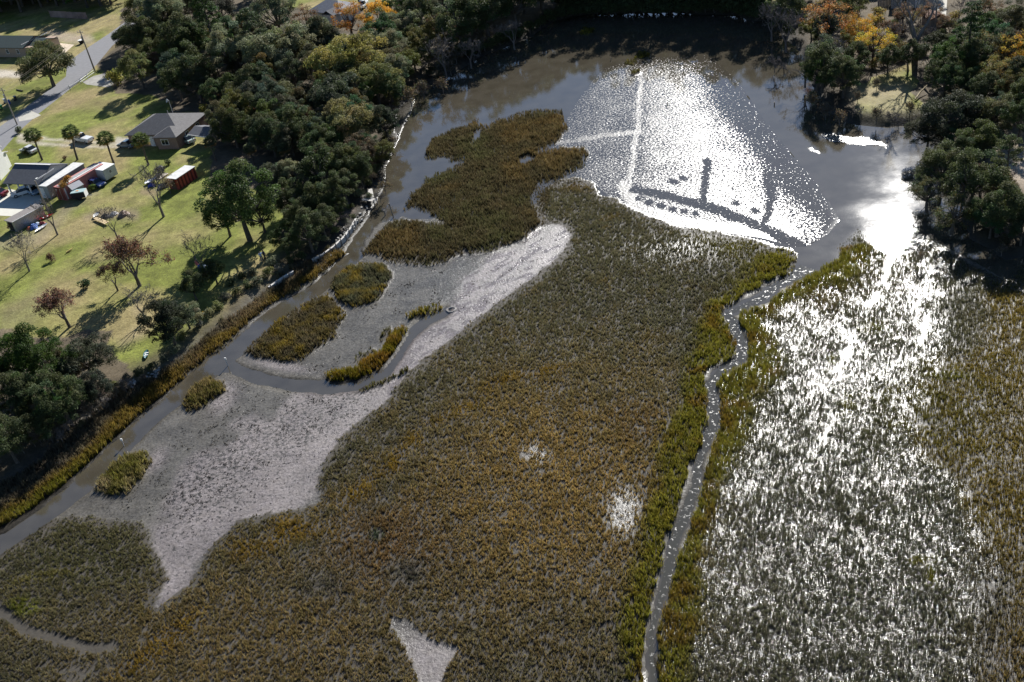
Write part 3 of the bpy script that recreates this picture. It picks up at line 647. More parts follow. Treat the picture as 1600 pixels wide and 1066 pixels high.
def make_pine(seed, H_=15, Rr=3.6, size=.16):
    r = np.random.default_rng(seed); cs, rs = [], []
    for i in range(30):
        z = H_*(.48+.5*(i/29.)); lim = Rr*(1-.75*((z/H_-.55)/.45)**2) if z > H_*.55 else Rr*.75
        th = i*2.4+r.normal(0, .3); rad = lim*r.uniform(.35, 1)
        cs.append([rad*np.cos(th), rad*np.sin(th), z]); rs.append(r.uniform(.7, 1.25))
    cs = np.array(cs); V, Fc, c = clumps(cs, rs, 190, size, r, .6, .22, .9, .7)
    cm = npmesh('crown', V, Fc, c); mb = MB()
    mb.tube([(0, 0, -.3), (.1, 0, H_*.4), (0, .1, H_*.75), (0, 0, H_*.97)], [.3, .24, .15, .05], 7)
    for q in cs[::2]: mb.tube([(0, 0, q[2]-.6), tuple(q*.6+np.array([0, 0, q[2]*.4-.2])), tuple(q)], [.08, .06, .03], 4, False)
    return cm, mesh_of(mb, 'trunk')
def branch(mb, p, d, L, r0, depth, r, minr=.022, spread=.55, gr=.15):
    pts = [p]; rs = [r0]; q = np.array(p, float); dd = np.array(d, float)
    for i in range(3):
        dd = dd+r.normal(0, .16, 3); dd[2] += gr*.3; dd /= np.linalg.norm(dd); q = q+dd*L/3; pts.append(tuple(q)); rs.append(max(minr, r0*(1-.16*(i+1))))
    mb.tube(pts, rs, 6 if r0 > .1 else 4 if r0 > .05 else 3, False)
    if depth > 0:
        for k in range(r.integers(2, 4) if depth > 1 else r.integers(3, 5)):
            a = dd+r.normal(0, spread, 3); a[2] += gr; a /= np.linalg.norm(a)
            s = pts[-1] if k < 2 else pts[2]
            branch(mb, s, a, L*r.uniform(.6, .85), max(minr, rs[-1]*.68), depth-1, r, minr, spread, gr)
def make_bare(seed, H_=8, depth=5, r0=.2, spread=.5, leafn=0, size=.14, forks=3, minr=.022):
    r = np.random.default_rng(seed); tr = MB()
    h0 = H_*.22; tr.tube([(0, 0, -.2), (.05, .03, h0*.6), (.02, .05, h0)], [r0*1.2, r0, r0*.9], 8, False)
    cr = MB()
    for k in range(forks):
        a = 2*np.pi*k/forks+r.normal(0, .4); branch(cr, (.02, .05, h0-.05), (.45*math.cos(a), .45*math.sin(a), .9), H_*.27, r0*.72, depth-1, r, minr, spread)
    if leafn:
        pts = np.array(cr.v); pts = pts[pts[:, 2] > H_*.35]; i = r.integers(0, len(pts), leafn); C = pts[i]+r.normal(0, .22, (leafn, 3))
        V, Fc = leaves(C, r.normal(0, 1, (leafn, 3)), leafn, size, r); V2, F2 = V, Fc
        cc = np.repeat(r.uniform(.6, 1.4, (leafn, 1))*np.array([[1, 1, 1]])*(1+r.normal(0, .12, (leafn, 3))), 4, 0)
        return npmesh('foliage', V2, F2, np.clip(cc, .02, 3)), mesh_of(cr, 'branches'), mesh_of(tr, 'trunk')
    return None, mesh_of(cr, 'branches'), mesh_of(tr, 'trunk')
def make_shrub(seed, size=.13, ncl=12, per=170, squash=.8):
    r = np.random.default_rng(seed); th = r.uniform(0, 6.28, ncl); rd = r.uniform(0, 1.0, ncl)
    cs = np.stack([rd*np.cos(th), rd*np.sin(th), r.uniform(.5, 1.5, ncl)-.35*rd], -1); rs = r.uniform(.4, .75, ncl)
    V, Fc, c = clumps(cs, rs, per, size, r, squash, .25); mb = MB()
    for q in cs[::2]: mb.tube([(0, 0, -.1), tuple(q*.6), tuple(q)], [.06, .04, .02], 4, False)
    return npmesh('foliage', V, Fc, c), mesh_of(mb, 'stem')
def make_palm(seed, H_=4.6):
    r = np.random.default_rng(seed); mb = MB(); bx, by = r.normal(0, .25, 2)
    mb.tube([(0, 0, -.2), (bx*.3, by*.3, H_*.4), (bx, by, H_*.8), (bx, by, H_)], [.2, .15, .15, .2], 8)
    V, Fs, Cc = [], [], []
    for i in range(46):
        az = i*2.4; el = math.radians(80-115*(i/45.)**.8) ; d = np.array([math.cos(el)*math.cos(az), math.cos(el)*math.sin(az), math.sin(el)])
        sd = np.cross(d, [0, 0, 1.]); sd /= np.linalg.norm(sd)+1e-9; upv = np.cross(sd, d)
        L1 = r.uniform(.65, .95); c0 = np.array([bx, by, H_])+d*L1; col = r.uniform(.7, 1.3)*np.array([1, 1, 1]) if i < 38 else np.array([2.4, 1.3, .9])
        V += [np.array([bx, by, H_]), np.array([bx, by, H_])+sd*.05, c0]; Fs.append((len(V)-3, len(V)-2, len(V)-1)); Cc += [col]*3
        for q in range(9):
            a = (q-4)*.33; e = d*math.cos(a)+sd*math.sin(a); L = r.uniform(.75, 1.0); p = np.cross(e, upv); tip = c0+e*L-np.array([0, 0, .22])
            m_ = c0+e*L*.5; V += [c0, m_+p*.07, tip, m_-p*.07]; n_ = len(V); Fs += [(n_-4, n_-3, n_-2), (n_-4, n_-2, n_-1)]; Cc += [col*r.uniform(.8, 1.2)]*4
    return npmesh('fronds', np.array(V), np.array(Fs), np.clip(np.array(Cc), .05, 4)), mesh_of(mb, 'trunk')

oaks = [make_oak(s, 5.5, 9.0, 60, 250, .135, .78) for s in (1, 2, 3)]
thin = [make_oak(s, 4.6, 8.8, 44, 125, .125, .85, .8, .8, .3, ((1.25, .8, .6), .3)) for s in (11, 12)]
magn = [make_oak(21, 3.8, 10, 50, 210, .15, 1.25, .8)]
dens = [make_oak(31, 5.0, 11, 62, 250, .14, 1.0, .85), make_oak(32, 5.0, 12, 58, 250, .14, 1.05, .85, .6)]
pines = [make_pine(41), make_pine(42, 13, 4.2)]
bares = [make_bare(51, 8, 6), make_bare(52, 9, 6, .24, .42), make_bare(53, 7, 6, .17, .6)]
tallb = make_bare(57, 16, 6, .4, .42, 0, .14, 3, .035)
brown = [make_bare(61, 7.5, 6, .26, .62, 5200, .13, 4), make_bare(62, 7, 6, .2, .6, 2600, .13, 4)]
shrubs = [make_shrub(71), make_shrub(72, .12, 16), make_shrub(73, .14, 9)]
twiggy = [make_bare(81, 2.6, 5, .06, .65, 700, .09, 5, .016), make_bare(82, 2.4, 5, .05, .7, 0, .09, 6, .018)]
palms = [make_palm(91), make_palm(92, 4.9)]

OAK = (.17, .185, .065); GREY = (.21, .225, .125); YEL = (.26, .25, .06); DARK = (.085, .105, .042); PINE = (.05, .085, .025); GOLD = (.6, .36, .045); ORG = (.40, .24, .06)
BRN = (.17, .105, .06); LIME = (.15, .17, .04)
def put(kind, px, py, rpx, color, label, cat='tree', group=None, ground=None, hs=1.0, by_base=False, z=None):
    """a plant whose crown centre (or base) is seen at px, py with a crown radius of rpx photo pixels"""
    lib, nomR, nomZ, name = {'oak': (oaks, 5.0, 4.6, 'oak_tree'), 'thin': (thin, 4.3, 4.9, 'autumn_tree'), 'magnolia': (magn, 3.4, 5.2, 'magnolia_tree'), 'dense': (dens, 4.5, 5.6, 'evergreen_tree'),
                             'pine': (pines, 4.0, 11.0, 'pine_tree'), 'bare': (bares, 3.6, 5.5, 'bare_tree'), 'tall': ([tallb], 6, 10, 'bare_tree'), 'brown': (brown, 3.6, 4.8, 'brown_leaf_tree'),
                             'shrub': (shrubs, 1.35, 1.0, 'shrub'), 'twig': (twiggy, 1.3, 1.4, 'twiggy_shrub'), 'palm': (palms, 1.7, 4.6, 'palmetto_palm')}[kind]
    gz = LZ if z is None else z
    if by_base: p = P(px, py, gz); s = rpx/nomR/scl(px, py, gz)
    else:
        s = rpx/nomR/scl(px, py, gz+nomZ); s = rpx/nomR/scl(px, py, gz+nomZ*s*hs); p = P(px, py, gz+nomZ*s*hs)
    k = int(abs(px*7+py*13)) % len(lib); parts = lib[k]
    e = empty(name, (p[0], p[1], gz-.02), (px*1.7+py) % 6.28, label, cat, group); e.scale = (s, s, s*hs)
    if kind in ('bare', 'tall', 'brown', 'twig'):
        lf, br, tr = parts
        o = link('branches', br, M_twig, e); link('trunk', tr, M_bark if kind in ('tall', 'brown') else M_twig, e)
        if lf: o = link('foliage', lf, M_leaf, e); o.color = (*color, 1)
    else:
        cr, tr = parts
        o = link({'palm': 'fronds', 'shrub': 'foliage'}.get(kind, 'crown'), cr, M_leaf, e); o.color = (*color, 1)
        link('stem' if kind == 'shrub' else 'trunk', tr, M_bark, e)
    return e
G1 = 'trees of the wood between the street and the bay'; G2 = 'trees along the far shore of the bay'; G3 = 'trees on the wooded bank right of the bay'; G4 = 'trees around the back lawn'; G5 = 'shrubs along the left bank'
put('oak', 70, 100, 42, (.12, .13, .055), 'round dark green tree leaning over the street opposite the brick house', 'tree', hs=.95)
T = [  # wood at the left top
 ('dense', 252, 22, 36, GREY, 'grey green evergreen at the top of the wood beside the street'),
 ('oak', 208, 58, 24, OAK, 'small dark oak hanging over the street edge'), ('shrub', 180, 118, 19, YEL, 'yellow green vine covered bush at the concrete pad'),
 ('dense', 214, 108, 26, OAK, 'leafy dark tree just behind the vine covered bush'), ('oak', 240, 84, 27, (.085, .1, .035), 'olive tree with vines at the front corner of the wood'),
 ('dense', 290, 60, 34, DARK, 'dark evergreen deep in the shade of the wood, left part'), ('dense', 300, 115, 32, DARK, 'dark evergreen shading the grey roofed house'),
 ('pine', 320, 20, 30, PINE, 'tall pine at the upper left of the wood'), ('dense', 275, 130, 24, DARK, 'small black green tree at the lawn corner of the wood'),
 ('thin', 322, 122, 20, (.16, .12, .07), 'half bare tan tree above the grey roofed house'), ('thin', 338, 150, 18, (.15, .13, .06), 'tan green thin tree just below the half bare one'),
 ('oak', 372, 152, 28, (.085, .09, .04), 'olive oak above the grey roofed house garage end'), ('dense', 360, 85, 34, GREY, 'grey green evergreen in the middle of the wood'),
 ('pine', 385, 30, 30, (.06, .085, .04), 'blue green pine behind the wood oaks'), ('dense', 430, 22, 34, GREY, 'grey green evergreen touching the top frame, left of the autumn trees'),
 ('oak', 432, 80, 48, GREY, 'large spreading grey green oak on top of the wood'), ('thin', 478, 32, 28, (.17, .12, .065), 'brownish autumn tree left of the distant grey roof'),
 ('oak', 490, 62, 34, (.17, .18, .10), 'mid green oak between grey and yellow green oaks'), ('oak', 545, 98, 52, (.27, .255, .075), 'big yellow green oak, the brightest crown of the wood'),
 ('thin', 545, 30, 30, ORG, 'rust orange autumn tree at the top of the wood'), ('magnolia', 592, 26, 24, GOLD, 'golden yellow tree, tallest of the autumn ones'),
 ('thin', 578, 56, 20, GOLD, 'small golden tree below the golden yellow one'), ('oak', 600, 75, 30, GREY, 'grey green oak right of the yellow green oak'),
 ('bare', 452, 112, 22, GREY, 'bare grey tree showing in a gap of the wood'), ('dense', 400, 130, 26, DARK, 'dark tree left of the bare grey one'),
 ('oak', 525, 152, 44, (.07, .085, .05), 'broad shady oak below the yellow green oak'), ('oak', 585, 130, 38, OAK, 'dark oak at the water side of the wood'),
 ('oak', 440, 152, 28, (.13, .145, .065), 'olive green oak in the centre of the wood'), ('thin', 398, 180, 16, (.3, .11, .05), 'small red brown tree in the wood'),
 ('dense', 362, 200, 27, (.075, .085, .03), 'olive evergreen beside the carport'), ('dense', 415, 205, 26, DARK, 'dark evergreen right of the red brown tree'),
 ('oak', 548, 192, 44, (.23, .205, .085), 'olive brown oak on the bank, tan tinged on top'), ('dense', 600, 192, 24, (.05, .065, .035), 'dark dense tree leaning over the channel'),
 ('dense', 470, 205, 30, DARK, 'dark evergreen in the shade of the olive brown oak'), ('dense', 505, 232, 26, DARK, 'dark evergreen behind the magnolia'),
 ('oak', 592, 238, 22, (.13, .13, .04), 'yellow green low tree at the water edge of the wood'), ('dense', 622, 110, 22, GREY, 'grey green tree at the corner where the shore turns'),
 ('thin', 640, 90, 20, OAK, 'thin tree at the corner of the shore'), ('oak', 625, 40, 30, GREY, 'grey green oak right of the golden yellow tree'),
 ('magnolia', 495, 262, 30, (.045, .065, .025), 'glossy conical magnolia in front of the wood'), ('dense', 545, 260, 28, DARK, 'dark tree between the magnolia and the water'),
 ('oak', 455, 268, 22, GREY, 'small grey green oak left of the magnolia'), ('oak', 425, 275, 22, (.07, .085, .05), 'small dull oak right of the big pine'),
 ('twig', 372, 262, 16, GREY, 'grey twiggy thicket above the big pine'), ('dense', 520, 305, 26, DARK, 'dark tree above the seawall'),
 ('dense', 372, 318, 54, (.08, .12, .035), 'big round crowned pine on the back lawn'), ('dense', 350, 340, 27, (.055, .085, .022), 'bushy green tree under the big pine, left'),
 ('dense', 405, 335, 26, (.05, .08, .022), 'bushy green tree under the big pine, right'), ('dense', 480, 362, 28, DARK, 'dark low tree on the bank above the seawall'), ('oak', 440, 368, 20, (.05, .08, .025), 'low green tree between the pine and the seawall'),
 ('dense', 650, 22, 26, DARK, 'dark evergreen at the top frame right of the grey green oak'), ('thin', 690, 40, 24, (.13, .09, .05), 'thin brown tree in the shade at the top shore'),
 ('dense', 735, 18, 30, DARK, 'dark evergreen at the top shore, left end'), ('magnolia', 672, 15, 16, (.14, .12, .03), 'narrow yellowish tree at the top frame'), ('thin', 755, 15, 14, (.4, .2, .05), 'small orange tree at the top shore'),
]
for k_, x, y, r_, c_, lab in T: put(k_, x, y, r_, c_, lab, 'tree', G1)
T = [('bare', 690, 82, 26, GREY, 'bare tree on the shaded shore by the left inlet'), ('bare', 730, 70, 24, GREY, 'bare tree between the dark evergreens of the left inlet'),
 ('bare', 1205, 18, 30, GREY, 'tangled bare tree at the right corner of the bay'), ('bare', 1228, 42, 26, GREY, 'grey bare tree leaning at the right shore'), ('bare', 800, 50, 18, GREY, 'small bare tree at the water of the left inlet')]
for k_, x, y, r_, c_, lab in T: put(k_, x, y, r_, c_, lab, 'tree', G2)
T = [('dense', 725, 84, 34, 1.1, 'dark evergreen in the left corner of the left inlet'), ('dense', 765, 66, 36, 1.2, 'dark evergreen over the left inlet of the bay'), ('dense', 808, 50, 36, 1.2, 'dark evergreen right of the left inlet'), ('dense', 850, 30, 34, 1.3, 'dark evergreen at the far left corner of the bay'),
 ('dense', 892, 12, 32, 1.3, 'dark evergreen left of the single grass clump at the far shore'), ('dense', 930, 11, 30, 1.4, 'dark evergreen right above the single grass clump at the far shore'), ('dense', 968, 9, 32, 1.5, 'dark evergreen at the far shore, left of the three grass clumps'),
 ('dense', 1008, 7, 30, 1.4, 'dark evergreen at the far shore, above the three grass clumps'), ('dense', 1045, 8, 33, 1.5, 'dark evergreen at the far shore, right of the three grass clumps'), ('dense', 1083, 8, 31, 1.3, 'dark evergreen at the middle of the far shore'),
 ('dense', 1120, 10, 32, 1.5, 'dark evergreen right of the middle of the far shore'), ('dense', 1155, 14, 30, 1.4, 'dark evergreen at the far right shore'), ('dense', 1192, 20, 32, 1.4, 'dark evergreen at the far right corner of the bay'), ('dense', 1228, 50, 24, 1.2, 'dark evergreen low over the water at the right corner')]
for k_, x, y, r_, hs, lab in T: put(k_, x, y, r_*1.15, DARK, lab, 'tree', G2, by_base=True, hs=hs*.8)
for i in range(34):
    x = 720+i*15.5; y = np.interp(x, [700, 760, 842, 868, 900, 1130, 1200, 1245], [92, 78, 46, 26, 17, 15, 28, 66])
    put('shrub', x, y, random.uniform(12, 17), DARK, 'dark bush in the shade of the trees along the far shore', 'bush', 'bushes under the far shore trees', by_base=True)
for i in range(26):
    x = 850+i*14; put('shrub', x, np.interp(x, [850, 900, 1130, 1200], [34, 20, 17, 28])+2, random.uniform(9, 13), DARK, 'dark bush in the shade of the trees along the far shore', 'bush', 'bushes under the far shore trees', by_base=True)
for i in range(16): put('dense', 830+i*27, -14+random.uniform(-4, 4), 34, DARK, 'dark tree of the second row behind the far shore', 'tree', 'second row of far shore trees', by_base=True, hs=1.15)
T = [('thin', 1298, 30, 40, (.36, .22, .08), 'russet autumn tree, first on the right shore'), ('dense', 1268, 45, 16, (.13, .14, .03), 'yellow green narrow tree left of the russet one'), ('bare', 1300, 70, 34, GREY, 'bare grey tree in front of the russet one'),
 ('thin', 1345, 48, 27, (.56, .38, .06), 'orange yellow tree right of the russet one'), ('thin', 1366, 66, 29, (.55, .46, .06), 'bright yellow tree beside the lawn'), ('thin', 1368, 35, 14, (.44, .34, .06), 'bright yellow small tree behind the larger one'),
 ('dense', 1285, 108, 30, DARK, 'dark evergreen hanging over the bay'), ('dense', 1318, 120, 28, DARK, 'dark evergreen between bay and lawn'), ('dense', 1340, 90, 22, DARK, 'black green tree below the bright yellow tree'), ('bare', 1258, 95, 28, GREY, 'bare tree reaching over the water'),
 ('bare', 1400, 42, 26, GREY, 'brown grey bare tree left of the tall bare one'), ('brown', 1392, 45, 22, BRN, 'brown leaved tree behind the lawn'), ('bare', 1448, 48, 24, GREY, 'bare tree right of the tall bare one'),
 ('dense', 1420, 88, 20, DARK, 'dark bushy tree at the back of the small lawn'), ('dense', 1388, 92, 18, DARK, 'dark bush tree left at the back of the small lawn'), ('dense', 1330, 8, 22, OAK, 'dark green tree at the top frame right of the russet one'),
 ('oak', 1470, 75, 28, (.055, .065, .035), 'dark oak right of the tall bare tree'), ('pine', 1518, 34, 30, (.05, .085, .032), 'green round topped pine at the upper right'), ('dense', 1478, 115, 26, DARK, 'dark tree in the shade right of the small lawn'),
 ('thin', 1540, 78, 34, (.2, .21, .09), 'grey green open tree below the round topped pine'), ('dense', 1515, 95, 26, DARK, 'dark tree under the open grey green one'), ('thin', 1560, 115, 30, (.24, .23, .08), 'olive yellow open tree at the right'),
 ('thin', 1588, 80, 34, (.5, .38, .06), 'golden yellow tree at the right frame edge'), ('oak', 1582, 30, 26, (.1, .12, .04), 'green oak in the upper right corner'), ('thin', 1545, 15, 22, (.17, .13, .07), 'brownish open tree at the top right'),
 ('bare', 1500, 5, 20, GREY, 'bare tree behind the round topped pine'), ('dense', 1540, 8, 10, DARK, 'dark narrow cedar at the top right'), ('thin', 1585, 130, 24, (.14, .15, .05), 'olive tree at the right edge in the middle of the bank'),
 ('oak', 1482, 182, 46, (.06, .068, .042), 'large grey green oak on the right bank'), ('oak', 1450, 210, 28, (.06, .068, .042), 'grey green oak leaning to the bay below the large one'), ('oak', 1552, 182, 36, (.11, .12, .05), 'lighter green oak beside the large grey one'),
 ('oak', 1530, 222, 34, (.085, .11, .035), 'bright topped oak over the shaded bank'), ('dense', 1595, 190, 26, (.06, .09, .03), 'green tree at the right frame edge above the sandy ground'), ('oak', 1472, 262, 40, DARK, 'dark oak whose crown hangs over the bay'),
 ('thin', 1450, 300, 30, DARK, 'open crowned dark tree over the bay near the sun glare'), ('dense', 1520, 285, 40, DARK, 'black green tree in the middle of the right bank'), ('dense', 1562, 330, 36, DARK, 'black green tree at the foot of the right bank'),
 ('thin', 1490, 330, 34, DARK, 'open crowned dark tree at the marsh edge'), ('pine', 1578, 225, 26, DARK, 'dark pine beside the sandy ground'), ('dense', 1610, 330, 30, DARK, 'dark tree cut by the right frame edge'), ('dense', 1540, 140, 24, DARK, 'dark tree in the middle shade of the right wood'),
 ('dense', 1610, 150, 26, DARK, 'dark tree at the right frame edge below the golden one')]
for k_, x, y, r_, c_, lab in T: put(k_, x, y, r_, c_, lab, 'tree', G3)
for x, y, r_, lab in ((1452, 20, 20, 'brown grey tree screening the low dark house at the top right'), (1478, 35, 14, 'thin tan tree over the driveway at the upper right'), (1412, 20, 18, 'brown grey tree left of the low dark house')): put('thin', x, y, r_, (.2, .15, .09), lab, 'tree', G3)
put('tall', 1429, 101, 62, GREY, 'tall dark bare tree standing alone at the back of the small right lawn', 'tree', by_base=True)
T = [('brown', 200, 402, 40, (.21, .12, .07), 'wide russet brown leaved tree in the middle of the back lawn'), ('brown', 172, 425, 26, BRN, 'brown tree overlapping the russet one'), ('brown', 92, 474, 34, (.22, .12, .08), 'thin reddish brown tree at the lower left lawn'),
 ('bare', 305, 392, 26, GREY, 'grey bare tree at the shaded corner of the lawn'), ('bare', 215, 470, 24, GREY, 'pale bare tree above the dark oak'), ('dense', 262, 508, 36, (.045, .055, .03), 'dark dense oak at the bank beside the pale bare tree'),
 ('oak', 290, 495, 24, GREY, 'grey green low tree touching the bank grass'), ('dense', 40, 556, 42, (.06, .1, .02), 'bright green pine at the lower left corner of the lawn'), ('dense', 85, 578, 36, (.055, .09, .02), 'bright green pine right of the corner one'),
 ('oak', 132, 562, 42, (.07, .082, .05), 'large grey green oak at the lower left'), ('dense', 30, 620, 36, DARK, 'dark tree below the bright green pines at the left edge'), ('dense', 95, 628, 38, DARK, 'dark tree below the large grey green oak'),
 ('dense', 10, 690, 34, DARK, 'dark tree at the left edge above the bank grass'), ('dense', 60, 670, 26, DARK, 'dark low tree on the lower left bank'), ('dense', -40, 600, 40, DARK, 'dark tree just cut by the left frame edge'),
 ('dense', 150, 610, 26, (.05, .06, .04), 'grey dark bush tree above the bank at the lower left')]
for k_, x, y, r_, c_, lab in T: put(k_, x, y, r_, c_, lab, 'tree', G4)
for (x, y, r_, lab) in ((256, 339, 26, 'tall forked bare tree on the lawn near the brush pile'), (184, 373, 22, 'leaning bare tree beside the low trailer and debris'), (90, 367, 19, 'bare tree with many stems right of the coloured yard clutter'), (46, 424, 26, 'bare tree standing alone on the lower left lawn')):
    put('bare', x, y, r_*1.15, GREY, lab, 'tree', 'bare trees on the back lawn', by_base=True, hs=1.15)
for (x, y, lab) in ((66, 250, 'first palm from the street, over the white sedan on the grass'), (121, 250, 'second palm from the street, with brown skirt, before the driveway truck'), (178, 256, 'third palm from the street behind the box trailer'), (232, 258, 'palm in front of the grey roofed house')):
    put('palm', x, y, 16, (.16, .2, .075), lab, 'palm', 'palms in a row along the drive', by_base=True, hs=.95)
for (x, y, lab) in ((328, 222, 'pale palm below the carport'), (390, 232, 'pale palm in the shade of the wood'), (441, 232, 'yellowish palm in the middle of the shaded wood')):
    put('palm', x, y, 12, (.13, .15, .08), lab, 'palm', 'palms in the edge of the wood')
put('shrub', 133, 442, 12, (.04, .075, .03), 'dark green cedar bush beside the russet tree', 'bush')
sh_ = [(28, 202, 8, DARK, 'dark round bush at the foot of the left street pole'), (40, 237, 7, (.08, .09, .035), 'thin green bush before the white sedan on the grass'), (101, 246, 5, BRN, 'small brown round bush on the lawn between two palms'),
 (104, 280, 10, (.38, .2, .04), 'orange vine heap on the white flat roof'), (97, 288, 8, (.35, .2, .05), 'orange vine tuft on the lower part of the white flat roof'), (90, 293, 6, (.08, .1, .04), 'green vines between flat roof and red container'), (144, 292, 8, (.12, .17, .04), 'banana plant before the small grey shed'),
 (58, 338, 7, (.12, .2, .03), 'bright green banana plant beside the long low shed'), (36, 352, 5, (.2, .2, .06), 'pale yucca at the end of the long low shed'), (78, 402, 9, BRN, 'brown dead shrub on the lower lawn'), (262, 253, 7, (.09, .11, .04), 'small green shrub above the brush pile'),
 (303, 205, 7, (.3, .27, .05), 'yellow green round shrub beside the carport'), (293, 212, 5, (.14, .15, .05), 'small shrub at the house corner'), (317, 168, 10, YEL, 'tan weedy shrub at the wood edge above the house'), (20, 352, 10, BRN, 'dark vine heap at the end of the long low shed')]
for x, y, r_, c_, lab in sh_:
    put('shrub', x, y, r_, c_, lab, 'bush', z=(LZ+2.55 if 'flat roof' in lab and 'between' not in lab else None))
adj = ('grey green', 'pale green', 'dark green', 'dull olive', 'silvery', 'mid green')
bank = [(562, 300, 10), (575, 305, 8), (548, 322, 8), (552, 338, 7), (540, 345, 8), (522, 358, 8), (508, 372, 8), (490, 385, 9), (470, 398, 10), (452, 405, 10), (436, 418, 12), (418, 425, 12), (425, 408, 12), (400, 438, 12), (385, 445, 11), (370, 455, 12),
        (352, 462, 11), (340, 478, 12), (325, 488, 12), (395, 425, 10), (360, 440, 10), (378, 430, 9), (310, 505, 11), (285, 525, 10), (270, 545, 11), (255, 560, 9), (235, 572, 9), (215, 582, 10), (196, 590, 9), (180, 600, 9)]
near = ('by the small dock', 'above the upper seawall', 'at the middle of the seawall', 'at the lower seawall', 'at the end of the seawall', 'beside the fallen log', 'on the bank below the back lawn', 'by the dark bank oak', 'near the white rubble', 'above the white rubble')
for i, (x, y, r_) in enumerate(bank):
    c_ = [GREY, (.12, .13, .08), DARK, (.09, .1, .04), (.15, .15, .11), OAK][i % 6]
    put('shrub', x, y, r_, c_, '%s bank shrub %s, %s of its three' % (adj[i % 6], near[i//3], ('uppermost', 'middle', 'lowest')[i % 3]), 'bush', G5, z=.7)
tw = [(640, 150, 15, 'dry tan brush at the corner of the left shore'), (660, 138, 14, 'dry brush right of the shore corner'), (690, 132, 12, 'dry brush at the mouth of the left inlet'), (600, 292, 12, 'brown twiggy brush above the small dock, upper'), (592, 305, 10, 'brown twiggy brush beside the small dock'),
      (612, 222, 11, 'grey bare brush leaning over the channel'), (1268, 158, 13, 'brown brush leaning from the right shore'), (1290, 172, 14, 'brown brush over the water at the right shore'), (1312, 182, 12, 'grey brush at the lawn point'), (1345, 172, 11, 'dark brush along the lawn shore, left'),
      (1370, 178, 12, 'dark brush along the lawn shore, middle'), (1395, 180, 12, 'dark brush along the lawn shore, right'), (1422, 168, 12, 'brush between small lawn and large oak'), (1340, 150, 9, 'green brown brush at the left of the small lawn'), (1405, 188, 11, 'dark brush dipping in the water below the small lawn'),
      (1210, 95, 16, 'bare brush reaching low over the bay'), (1370, 130, 9, 'brush clump on the small lawn'), (1440, 400, 8, 'dark twigs at the marsh edge under the right trees'), (1415, 372, 6, 'few dark twigs standing in the sun glare'),
      (250, 268, 11, 'grey brush pile beside the red shed'), (262, 290, 13, 'grey brush pile below the red shed'), (243, 278, 9, 'grey brush at the left end of the pile'), (205, 338, 8, 'brown brush heap beside the debris'), (320, 430, 12, 'brown shrub in the shaded corner of the lawn')]
for i, (x, y, r_, lab) in enumerate(tw): put('twig', x, y, r_, [(.17, .13, .06), (.12, .10, .06), (.2, .15, .08)][i % 3], lab, 'bush', z=(.1 if 'water' in lab or 'glare' in lab or 'channel' in lab else None))

def fill(poly, n, label, group, seed, rad=(17, 27), dmin=20, fcol=DARK):
    r = random.Random(seed); xs = [p[0] for p in poly]; ys = [p[1] for p in poly]; got = []
    for _ in range(4000):
        x = r.uniform(min(xs), max(xs)); y = r.uniform(min(ys), max(ys))
        if not inpoly(np.array([x]), np.array([y]), poly)[0] or any(math.hypot(x-a, (y-b)*1.3) < dmin for a, b in got): continue
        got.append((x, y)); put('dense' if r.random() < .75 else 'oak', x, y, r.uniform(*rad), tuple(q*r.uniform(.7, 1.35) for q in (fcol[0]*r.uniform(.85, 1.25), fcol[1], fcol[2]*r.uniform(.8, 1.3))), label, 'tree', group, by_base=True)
        if len(got) >= n: break
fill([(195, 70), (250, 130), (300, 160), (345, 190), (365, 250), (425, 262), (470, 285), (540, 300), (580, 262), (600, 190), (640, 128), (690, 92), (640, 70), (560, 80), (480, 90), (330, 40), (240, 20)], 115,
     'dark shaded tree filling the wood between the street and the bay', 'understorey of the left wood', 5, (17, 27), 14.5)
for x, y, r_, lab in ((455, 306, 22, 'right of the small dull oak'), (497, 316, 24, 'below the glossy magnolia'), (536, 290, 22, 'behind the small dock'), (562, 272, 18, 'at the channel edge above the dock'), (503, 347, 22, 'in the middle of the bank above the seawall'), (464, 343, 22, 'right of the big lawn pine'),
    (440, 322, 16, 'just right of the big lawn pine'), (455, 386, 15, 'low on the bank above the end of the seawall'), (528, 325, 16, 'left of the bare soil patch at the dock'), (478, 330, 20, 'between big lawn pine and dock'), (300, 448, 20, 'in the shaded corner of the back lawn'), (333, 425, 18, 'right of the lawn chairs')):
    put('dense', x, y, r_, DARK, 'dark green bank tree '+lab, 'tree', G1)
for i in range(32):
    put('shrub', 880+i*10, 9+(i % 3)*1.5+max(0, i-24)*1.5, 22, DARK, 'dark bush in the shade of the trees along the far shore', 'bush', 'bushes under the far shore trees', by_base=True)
fill([(1245, 85), (1275, 150), (1330, 150), (1340, 110), (1290, 60)], 6, 'dark shaded tree filling the right shore left of the small lawn', 'understorey left of the small lawn', 6, dmin=18)
fill([(1450, 120), (1455, 190), (1500, 300), (1535, 385), (1620, 385), (1560, 290), (1560, 210), (1610, 180), (1610, 110), (1500, 90)], 26, 'dark shaded tree filling the wooded bank right of the bay', 'understorey of the right bank', 7, dmin=18)
fill([(-40, 600), (60, 590), (150, 600), (170, 625), (60, 705), (-20, 730)], 10, 'dark shaded tree filling the lower left bank', 'understorey of the lower left bank', 8, dmin=24)
fill([(-60, 30), (20, 24), (70, 10), (150, 16), (185, 12), (190, -50), (-60, -50)], 90, 'dark shaded tree behind the wooden fence at the top left', 'trees behind the top left fence', 9, (22, 32), dmin=11)
fill([(560, 22), (640, 12), (860, 12), (850, -40), (560, -40)], 12, 'dark tree along the top frame between golden tree and bay', 'trees along the top frame', 10, dmin=18)

